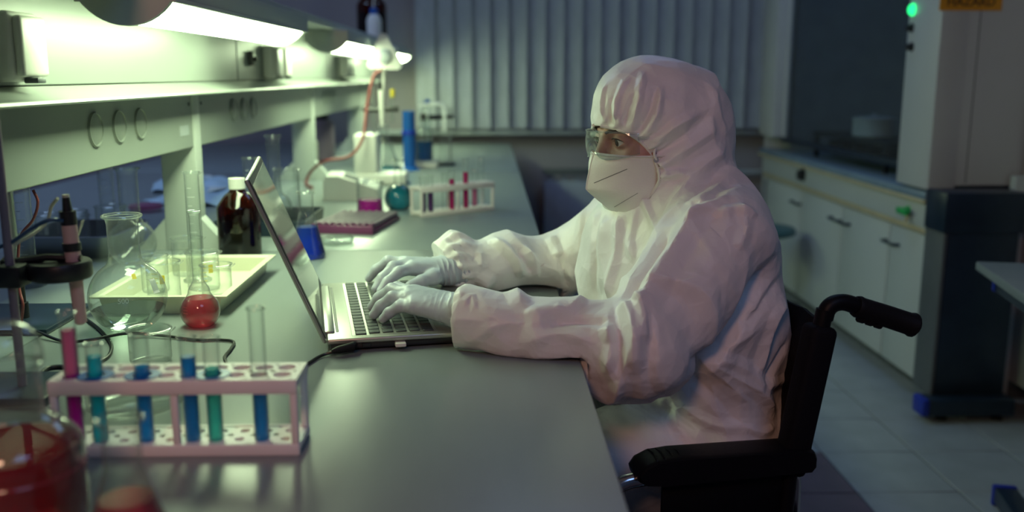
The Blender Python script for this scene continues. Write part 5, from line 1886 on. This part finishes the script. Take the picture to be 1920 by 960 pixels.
KT = TOP + LZ + 0.0030 + 0.008
nw = aty(868, 583, 1.372)
n_m = [aty(778, 549, 1.440), aty(768, 552, 1.419), aty(767, 561, 1.398), aty(776, 575, 1.378)]
n_t = [atz(708, 566, KT), atz(698, 575, KT), atz(701, 590, KT), atz(718, 598, KT)]
n_th = (aty(818, 565, 1.440), aty(792, 566, 1.462), aty(770, 568, 1.474))
fw_ = aty(838, 507, 1.672)
f_m = [aty(776, 503, 1.632), aty(765, 496, 1.652), aty(760, 493, 1.674), aty(768, 496, 1.694)]
f_t = [atz(714, 546, KT), atz(705, 541, KT), atz(692, 522, KT), atz(712, 514, KT)]
f_th = (aty(812, 520, 1.622), aty(790, 528, 1.603), aty(769, 536, 1.590))
HN = hand_chain(nw, n_m, n_t, [0.015, 0.017, 0.014, 0.009], n_th)
HFh = hand_chain(fw_, f_m, f_t, [0.012, 0.015, 0.017, 0.014], f_th)
NAX = (NE - NC) / np.linalg.norm(NE - NC)
FAX = (FE - FC) / np.linalg.norm(FE - FC)


def hand_sdf(p, chain, wr, arm, shrink=0.0, cuff=0.0):
    d = None
    for i, (a, b, r1, r2) in enumerate(chain):
        q = rcone(p, a, b, r1 - shrink, r2 - shrink)
        if d is None:
            d = q
        elif i < 4:
            d = smin(d, q, 0.014)
        else:
            d = smin(d, q, 0.0055)
    d = smin(d, rcone(p, wr, wr + arm * 0.07, 0.0265 - shrink, 0.0290 - shrink), 0.014)
    return d


def body_sdf(p):
    d = ellip(p, (0.335, 1.553, 0.86), (0.105, 0.155, 0.165), TF)
    d = smin(d, ellip(p, (0.375, 1.556, 0.66), (0.105, 0.145, 0.15), TF), 0.06)
    d = smin(d, rcone(p, NECK + np.array([0.02, 0, 0.0]), NS, 0.05, 0.045), 0.04)
    d = smin(d, rcone(p, NECK + np.array([0.02, 0, 0.0]), FS, 0.05, 0.045), 0.04)
    d = smin(d, rcone(p, NS, NE, 0.045, 0.036), 0.02)
    d = smin(d, rcone(p, NE, nw + NAX * 0.03, 0.036, 0.024), 0.02)
    d = smin(d, rcone(p, FS, FE, 0.045, 0.036), 0.02)
    d = smin(d, rcone(p, FE, fw_ + FAX * 0.03, 0.036, 0.024), 0.02)
    d = smin(d, rcone(p, NECK + np.array([0.02, 0, -0.04]), NECK + np.array([0.01, 0, 0.02]), 0.055, 0.048), 0.03)
    for (hipj, knee), ank in zip(thigh, ankle):
        d = smin(d, rcone(p, hipj, knee, 0.072, 0.054), 0.04)
        d = smin(d, rcone(p, knee, ank, 0.052, 0.036), 0.03)
    return d


Vb, Fb = surface_nets(body_sdf, (-0.06, 1.2, 0.06), (0.52, 1.85, 1.05), 0.009)
Vh1, Fh1 = surface_nets(lambda p: hand_sdf(p, HN, nw, NAX, 0.0016), np.min(n_t + n_m, 0) - 0.03, np.max([nw + NAX * 0.1] + n_m + list(n_th), 0) + 0.035, 0.003)
Vh2, Fh2 = surface_nets(lambda p: hand_sdf(p, HFh, fw_, FAX, 0.0016), np.min(f_t + f_m + list(f_th), 0) - 0.03, np.max([fw_ + FAX * 0.1] + f_m, 0) + 0.035, 0.003)
VV, FF, o_ = [], [], 0
for a, b in ((V1, F1), (Vb, Fb), (Vh1, Fh1), (Vh2, Fh2)):
    VV.append(a)
    FF.append(b + o_)
    o_ += len(a)
skin_obj('body', np.concatenate(VV), np.concatenate(FF), 'skin', person)


# ---------- gloves
def glove(chain, wr, arm, ms, ts, th, gname, glen=0.062):
    lo_ = np.min(list(ms) + list(ts) + list(th) + [wr], 0) - 0.032
    hi_ = np.max(list(ms) + list(ts) + list(th) + [wr + arm * 0.07], 0) + 0.034

    def fn(p):
        d = hand_sdf(p, chain, wr, arm)
        t = (p[0] - wr[0]) * arm[0] + (p[1] - wr[1]) * arm[1] + (p[2] - wr[2]) * arm[2]
        d = np.maximum(d, t - glen)
        return d
    v, f = surface_nets(fn, lo_, hi_, 0.00155)
    v = relax(v, f, 1, 0.4)
    nn = vnormals(v, f)
    t = (v - wr) @ arm
    w = np.clip((t + 0.055) / 0.04, 0, 1) * 1.0
    ph = t * 640 + 2.6 * vnoise(v * 55, 3) + (v[:, 2]) * 130
    ridge = (1 - np.abs(np.sin(ph / 2))) ** 2
    mod = np.clip(0.5 + vnoise(v * 28, 8), 0, 1.2)
    dd = 0.0026 * w * ridge * mod + 0.00035 * vnoise(v * 160, 6)
    v = v + nn * dd[:, None]
    v[:, 2] = np.maximum(v[:, 2], TOP + LZ + 0.0028)
    return skin_obj(gname, v, f, 'glove_nitrile', person, 'pale blue grey nitrile glove')


glove(HN, nw, NAX, n_m, n_t, n_th, 'glove')
glove(HFh, fw_, FAX, f_m, f_t, f_th, 'glove', 0.034)

# ---------- boots
for ank in ankle:
    def fn(p, ank=ank):
        d = rcone(p, ank + np.array([0.005, 0, 0.03]), ank + np.array([0.005, 0, -0.06]), 0.056, 0.046)
        d = smin(d, rcone(p, ank + np.array([0.01, 0, -0.065]), ank + np.array([-0.15, -0.01, -0.075]), 0.044, 0.036), 0.03)
        return np.maximum(d, 0.002 - p[2])
    v, f = surface_nets(fn, ank - np.array([0.21, 0.08, 0.112]), ank + np.array([0.08, 0.08, 0.10]), 0.006)
    skin_obj('boot', v, f, 'coverall_fabric', person)

# ---------- eyes, brows
for s in (1, -1):
    mtx = Matrix(((HF[0], HL[0], HU[0], 0), (HF[1], HL[1], HU[1], 0), (HF[2], HL[2], HU[2], 0), (0, 0, 0, 1)))
    c = hp3(0.0735, s * 0.0315, 0.0025)
    gaze = Matrix.Translation(Vector(c)) @ mtx @ Matrix.Rotation(math.radians(8), 4, 'Y') @ Matrix.Rotation(PI / 2, 4, 'Y')
    mb = MB()
    R0 = 0.0120
    th_ = [0.001, 0.20, 0.50, 0.9, 1.3, 1.8, 2.4, 3.12]
    pr = [(R0 * math.sin(a), R0 * math.cos(a)) for a in th_]
    mb.lathe(pr[0:2], 24, mi=2, mtx=gaze)
    mb.lathe(pr[1:3], 24, mi=1, mtx=gaze)
    mb.lathe(pr[2:], 24, mi=0, mtx=gaze)
    part('eye', mb, ['sclera', 'iris', 'pupil'], person, world=True)
    br = [hp3(0.0915, s * 0.012, 0.0165), hp3(0.0900, s * 0.024, 0.0205), hp3(0.0835, s * 0.038, 0.0215), hp3(0.0720, s * 0.050, 0.0180)]
    part('eyebrow', MB().tube(br, [0.0022, 0.0028, 0.0024, 0.0010], 8, smooth_n=4), 'brow_hair', person, world=True)
    ls = [hp3(0.0850, s * 0.0185, 0.0050), hp3(0.0885, s * 0.027, 0.0082), hp3(0.0870, s * 0.036, 0.0080), hp3(0.0800, s * 0.0455, 0.0040)]
    part('eyelashes', MB().tube(ls, [0.0005, 0.0011, 0.0012, 0.0006], 6, smooth_n=4), 'brow_hair', person, world=True)

# ---------- face mask
ridge = spline([np.array(q) for q in ((0.1080, -0.0130, 0), (0.1170, -0.0380, 0), (0.1250, -0.0650, 0), (0.1220, -0.0740, 0), (0.0980, -0.0970, 0), (0.0700, -0.1210, 0))], 5)
side = spline([np.array(q) for q in ((0.0260, -0.0215, 0.0), (0.0160, -0.035, 0), (0.0110, -0.055, 0), (0.0120, -0.075, 0), (0.0190, -0.095, 0), (0.0300, -0.113, 0))], 5)
nS = 14
G = []
for r_, s_ in zip(ridge, side):
    rowp = []
    for sg in (1,):
        for k in range(-nS, nS + 1):
            t = abs(k) / nS
            sgn = 1 if k >= 0 else -1
            u = r_[0] * (1 - t) ** 1.0 + s_[0] * t + 0.014 * math.sin(PI * t)
            v = sgn * (0.0755 * t + 0.014 * math.sin(PI * t))
            w = r_[1] * (1 - t) + s_[1] * t
            u += 0.0022 * math.sin(PI * t) * math.sin(w * 150)
            rowp.append(hp3(u, v, w))
    G.append(rowp)
mk = part('face_mask', MB().sheet(G, 0.0016), 'mask_fabric', person, world=True, label='white folded face mask')


def mask_pt(ti, t, sgn=1, off=0.002):
    """point on the mask: ti along the ridge 0..1, t from ridge to cheek"""
    i = ti * (len(ridge) - 1)
    r_ = np.array([np.interp(i, range(len(ridge)), [q[j] for q in ridge]) for j in (0, 1)])
    s_ = np.array([np.interp(i, range(len(side)), [q[j] for q in side]) for j in (0, 1)])
    u = r_[0] * (1 - t) + s_[0] * t + 0.014 * math.sin(PI * t) + off * (1 - t)
    v = sgn * (0.0755 * t + 0.014 * math.sin(PI * t) + off * (0.4 + t))
    return hp3(u, v, r_[1] * (1 - t) + s_[1] * t)


part('edge_weld', MB().tube([mask_pt(0.02, t) for t in np.linspace(0, 1, 20)], 0.0012, 6), 'elastic', mk, world=True)
part('edge_weld', MB().tube([mask_pt(0.02, t, -1) for t in np.linspace(0, 1, 20)], 0.0012, 6), 'elastic', mk, world=True)
part('centre_seam', MB().tube([mask_pt(t, 0.0, off=0.0012) for t in np.linspace(0, 1, 24)], 0.0011, 6), 'elastic', mk, world=True)
mbv = BVHTree.FromPolygons([tuple(np.array(v_.co) + np.array(person.location)) for v_ in mk.data.vertices], [tuple(p_.vertices) for p_ in mk.data.polygons])
for (xa, ya, xb, yb, rr) in ((1114, 343, 1176, 317, 0.0007), (1152, 388, 1196, 362, 0.0004)):
    wl_ = []
    for t in np.linspace(0, 1, 14):
        h_ = mbv.ray_cast(Vector(CP), Vector(ray(xa + (xb - xa) * t, ya + (yb - ya) * t)).normalized())
        if h_[0] is not None:
            wl_.append(np.array(h_[0]))
    if len(wl_) > 2:
        part('weld_line', MB().tube(wl_, rr, 6), 'mask_print', mk, world=True)
part('nose_clip', MB().sheet([[mask_pt(a, t, off=0.0022) for t in np.linspace(0.42, 0.66, 6)] for a in (0.07, 0.10, 0.14)], 0.0006), 'mask_fabric', mk, world=True)
for sg in (1, -1):
    e0 = mask_pt(0.10, 0.86, sg, 0.003)
    part('strap', MB().tube([e0, hp3(0.043, sg * 0.0755, -0.017), hp3(0.032, sg * 0.0680, -0.008), hp3(0.000, sg * 0.0600, 0.002)], [0.0022, 0.0022, 0.002, 0.002], 8, smooth_n=4), 'elastic', mk, world=True)
    part('strap_disc', MB().lathe([(0, 0.0016), (0.0042, 0.0014), (0.0046, 0)], 16, mtx=Matrix.Translation(Vector(e0)) @ mtx @ Matrix.Rotation(-sg * PI / 2, 4, 'X')), 'sill', mk, world=True)

# ---------- goggles
gl = []
nphi = 41
for w_ in range(9):
    t = w_ / 8
    rw = []
    for k in range(nphi):
        ph_ = -1.06 + 2.12 * k / (nphi - 1)
        top = 0.0215 - 0.010 * (abs(ph_) / 1.33) ** 2
        notch = 0.016 * math.exp(-(ph_ / 0.20) ** 2)
        bot = -0.0235 + notch + 0.016 * (abs(ph_) / 1.33) ** 3
        w = bot + (top - bot) * t
        bul = 0.003 * math.sin(PI * t)
        rw.append(hp3(0.018 + (0.0935 + bul) * math.cos(ph_), (0.0765 + bul) * math.sin(ph_), w))
    gl.append(rw)
gg_ = part('goggles', MB().sheet(gl, 0.0014), 'goggle_plastic', person, world=True, label='clear wraparound safety goggles')
part('brow_rim', MB().tube(gl[8], 0.0016, 8), 'thick_glass', gg_, world=True)
part('lower_rim', MB().tube(gl[0], 0.0010, 8), 'thick_glass', gg_, world=True)
for sg in (1, -1):
    e0 = hp3(0.018 + 0.0935 * math.cos(1.05), sg * 0.0765 * math.sin(1.05), 0.008)
    part('temple_arm', MB().tube([e0, hp3(0.050, sg * 0.0660, 0.008), hp3(0.0, sg * 0.0660, 0.006)], [0.0030, 0.0030, 0.003], 8), 'goggle_plastic', gg_, world=True)

# ============================================================ WHEELCHAIR
wc = thing('wheelchair', 'black wheelchair with padded armrest and push handles', 'wheelchair', (0.42, 1.55, 0))
WY = (1.285, 1.815)          # near and far side
xt = lambda px, py, y: aty(px, py, y)
for i, y in enumerate(WY):
    s = -1 if i == 0 else 1
    p_top, p_bot = np.array([0.499, y, 0.848]), np.array([0.462, y, 0.625])
    # back post with canvas sleeve
    bp_ = part('back_post', MB().tube([(0.452, y, 0.43), tuple(p_bot), tuple(p_top), (0.502, y, 0.866)], 0.0125, 12), 'black_vinyl', wc, world=True)
    sl_ = MB()
    m1 = Matrix.Translation(Vector((p_top + p_bot) / 2)) @ Matrix.Rotation(math.atan2(p_top[0] - p_bot[0], p_top[2] - p_bot[2]), 4, 'Y')
    sl_.rbox(-0.022, 0.020, -0.020, 0.020, -0.122, 0.108, 0.010, 3, mtx=m1)
    part('canvas_sleeve', sl_, 'black_canvas', bp_, world=True)
    # push handle
    hdl = [(0.502, y, 0.852), (0.506, y, 0.866), (0.516, y, 0.874), (0.533, y, 0.875), (0.556, y, 0.867)]
    part('handle_bend', MB().tube(hdl, 0.0125, 12, smooth_n=4), 'black_vinyl', wc, world=True)
    g0, g1 = np.array([0.550, y, 0.869]), np.array([0.650, y, 0.834])
    gr = MB().tube([g0 + (g1 - g0) * t for t in (0, 0.04, 0.1, 0.5, 0.9, 0.93, 0.96, 1.0)], [0.0150, 0.0165, 0.0155, 0.0165, 0.0168, 0.0185, 0.0185, 0.014], 16)
    grip = part('grip', gr, 'black_rubber', wc, world=True)
    for k in range(3):
        q = g0 + (g1 - g0) * (0.10 + 0.14 * k) + np.array([-0.004, 0, -0.014])
        part('finger_ridge', MB().tube([q, q + (g1 - g0) * 0.09], [0.007, 0.007], 8), 'black_rubber', grip, world=True)
    # armrest
    ay = y - 0.005 * s * 0
    prof_ = [(0.218, 0.640), (0.226, 0.652), (0.245, 0.661), (0.275, 0.664), (0.470, 0.6625), (0.488, 0.658), (0.492, 0.648), (0.492, 0.634), (0.486, 0.626), (0.260, 0.622), (0.232, 0.625), (0.220, 0.632)]
    pad = MB()
    ring_ = []
    for (dy, sc) in ((-0.028, 0.90), (-0.025, 0.97), (-0.018, 1.0), (0.018, 1.0), (0.025, 0.97), (0.028, 0.90)):
        cx_, cz_2 = 0.355, 0.643
        ring_.append([(cx_ + (a - cx_) * (1 - (1 - sc) * 0.25), ay + dy, cz_2 + (b - cz_2) * sc) for a, b in prof_ + [prof_[0]]])
    pad.sheet(ring_)
    n_ = len(prof_)
    pad.add([ring_[0][k] for k in range(n_)], [tuple(range(n_))])
    pad.add([ring_[-1][k] for k in range(n_)], [tuple(range(n_))[::-1]])
    pd_ = part('armrest_pad', pad, 'black_vinyl', wc, world=True)
    for k in range(4):
        xk = 0.246 + k * 0.012
        part('pad_crease', MB().tube([(xk, ay - 0.027, 0.652), (xk + 0.001, ay - 0.02, 0.6618), (xk + 0.003, ay, 0.6642), (xk + 0.001, ay + 0.02, 0.6618)], 0.0016, 6), 'black_vinyl', pd_, world=True)
    part('side_panel', MB().rbox(0.262, 0.452, ay - 0.004, ay + 0.004, 0.555, 0.624, 0.003), 'black_vinyl', wc, world=True)
    part('arm_tube', MB().tube([(0.165, y, 0.44), (0.168, y, 0.575), (0.182, y, 0.605), (0.205, y, 0.622), (0.245, y, 0.628)], 0.0115, 12, smooth_n=6), 'chrome', wc, world=True)
    part('arm_tube', MB().tube([(0.478, y - s * 0.016, 0.44), (0.478, y - s * 0.016, 0.58), (0.472, y - s * 0.012, 0.612), (0.455, y, 0.628)], 0.0115, 12, smooth_n=6), 'chrome', wc, world=True)
    part('seat_rail', MB().tube([(0.10, y, 0.44), (0.50, y, 0.44)], 0.0125, 12), 'black_vinyl', wc, world=True)
    part('lower_rail', MB().tube([(0.10, y, 0.22), (0.47, y, 0.22)], 0.0125, 12), 'black_vinyl', wc, world=True)
    part('front_tube', MB().tube([(0.12, y, 0.44), (0.06, y, 0.43), (0.03, y, 0.38), (0.0, y, 0.16)], 0.0125, 12, smooth_n=5), 'black_vinyl', wc, world=True)
    part('foot_plate', MB().rbox(-0.12, 0.02, y - s * 0.20, y - s * 0.05, 0.030, 0.040, 0.003) if s > 0 else MB().rbox(-0.12, 0.02, y + 0.05, y + 0.20, 0.030, 0.040, 0.003), 'black_plastic', wc, world=True)
    part('foot_hanger', MB().tube([(0.0, y, 0.16), (-0.02, y, 0.06), (-0.03, y - s * 0.06, 0.035)], 0.010, 10), 'black_vinyl', wc, world=True)
    part('back_strut', MB().tube([(0.455, y, 0.44), (0.455, y, 0.22)], 0.0125, 12), 'black_vinyl', wc, world=True)
    # rear wheel
    yw = y + s * 0.055
    cw = (0.44, yw, 0.272)
    ring = lambda R, n=40: [(cw[0] + R * math.cos(a), cw[1], cw[2] + R * math.sin(a)) for a in np.linspace(0, 2 * PI, n)]
    wh = part('rear_wheel', MB().tube(ring(0.255), 0.016, 10), 'black_rubber', wc, world=True)
    part('wheel_rim', MB().tube(ring(0.237), 0.008, 8), 'chrome', wh, world=True)
    part('hand_rim', MB().tube([(a, b + s * 0.03, c) for a, b, c in ring(0.235)], 0.0075, 8), 'chrome', wh, world=True)
    part('hub', MB().tube([(cw[0], y + s * 0.01, cw[2]), (cw[0], yw + s * 0.02, cw[2])], 0.022, 14), 'chrome', wh, world=True)
    for k in range(12):
        a = 2 * PI * k / 12
        part('spoke', MB().tube([(cw[0] + 0.02 * math.cos(a), yw, cw[2] + 0.02 * math.sin(a)), (cw[0] + 0.235 * math.cos(a), yw, cw[2] + 0.235 * math.sin(a))], 0.0018, 5), 'chrome', wh, world=True)
    # caster
    cc = (0.08, y, 0.085)
    cs = part('caster_wheel', MB().tube([(cc[0] + 0.07 * math.cos(a), cc[1], cc[2] + 0.07 * math.sin(a)) for a in np.linspace(0, 2 * PI, 28)], 0.0145, 10), 'black_rubber', wc, world=True)
    part('caster_fork', MB().rbox(cc[0] - 0.012, cc[0] + 0.012, y - 0.026, y - 0.020, 0.08, 0.19, 0.002).rbox(cc[0] - 0.012, cc[0] + 0.012, y + 0.020, y + 0.026, 0.08, 0.19, 0.002).rbox(cc[0] - 0.014, cc[0] + 0.014, y - 0.026, y + 0.026, 0.185, 0.225, 0.003), 'black_plastic', cs, world=True)
    part('caster_hub', MB().tube([(cc[0], y - 0.027, cc[2]), (cc[0], y + 0.027, cc[2])], 0.012, 12), 'chrome', cs, world=True)
gx = []
for z in np.linspace(0.50, 0.850, 14):
    t = (z - 0.50) / 0.350
    gx.append([(0.462 + 0.04 * t + 0.040 * math.sin(PI * k / 16) + 0.003 * math.sin(k * 1.7 + z * 40), WY[0] + (WY[1] - WY[0]) * k / 16, z - 0.016 * math.sin(PI * k / 16) * (t > 0.9)) for k in range(17)])
part('backrest', MB().sheet(gx, 0.006), 'black_canvas', wc, world=True)
part('seat', MB().rbox(0.08, 0.49, WY[0] + 0.014, WY[1] - 0.014, 0.435, 0.470, 0.012, 3), 'black_canvas', wc, world=True)
for a, b in ((0, 1), (1, 0)):
    part('cross_brace', MB().tube([(0.30 + 0.02 * a, WY[a], 0.43), (0.30 + 0.02 * a, WY[b], 0.22)], 0.010, 10), 'black_vinyl', wc, world=True)
part('axle', MB().tube([(0.44, WY[0], 0.272), (0.44, WY[1], 0.272)], 0.009, 10), 'chrome', wc, world=True)
wc.location = (0.42 - 0.056, 1.55, -0.0)
wc.rotation_euler = (0, 0, math.radians(9))
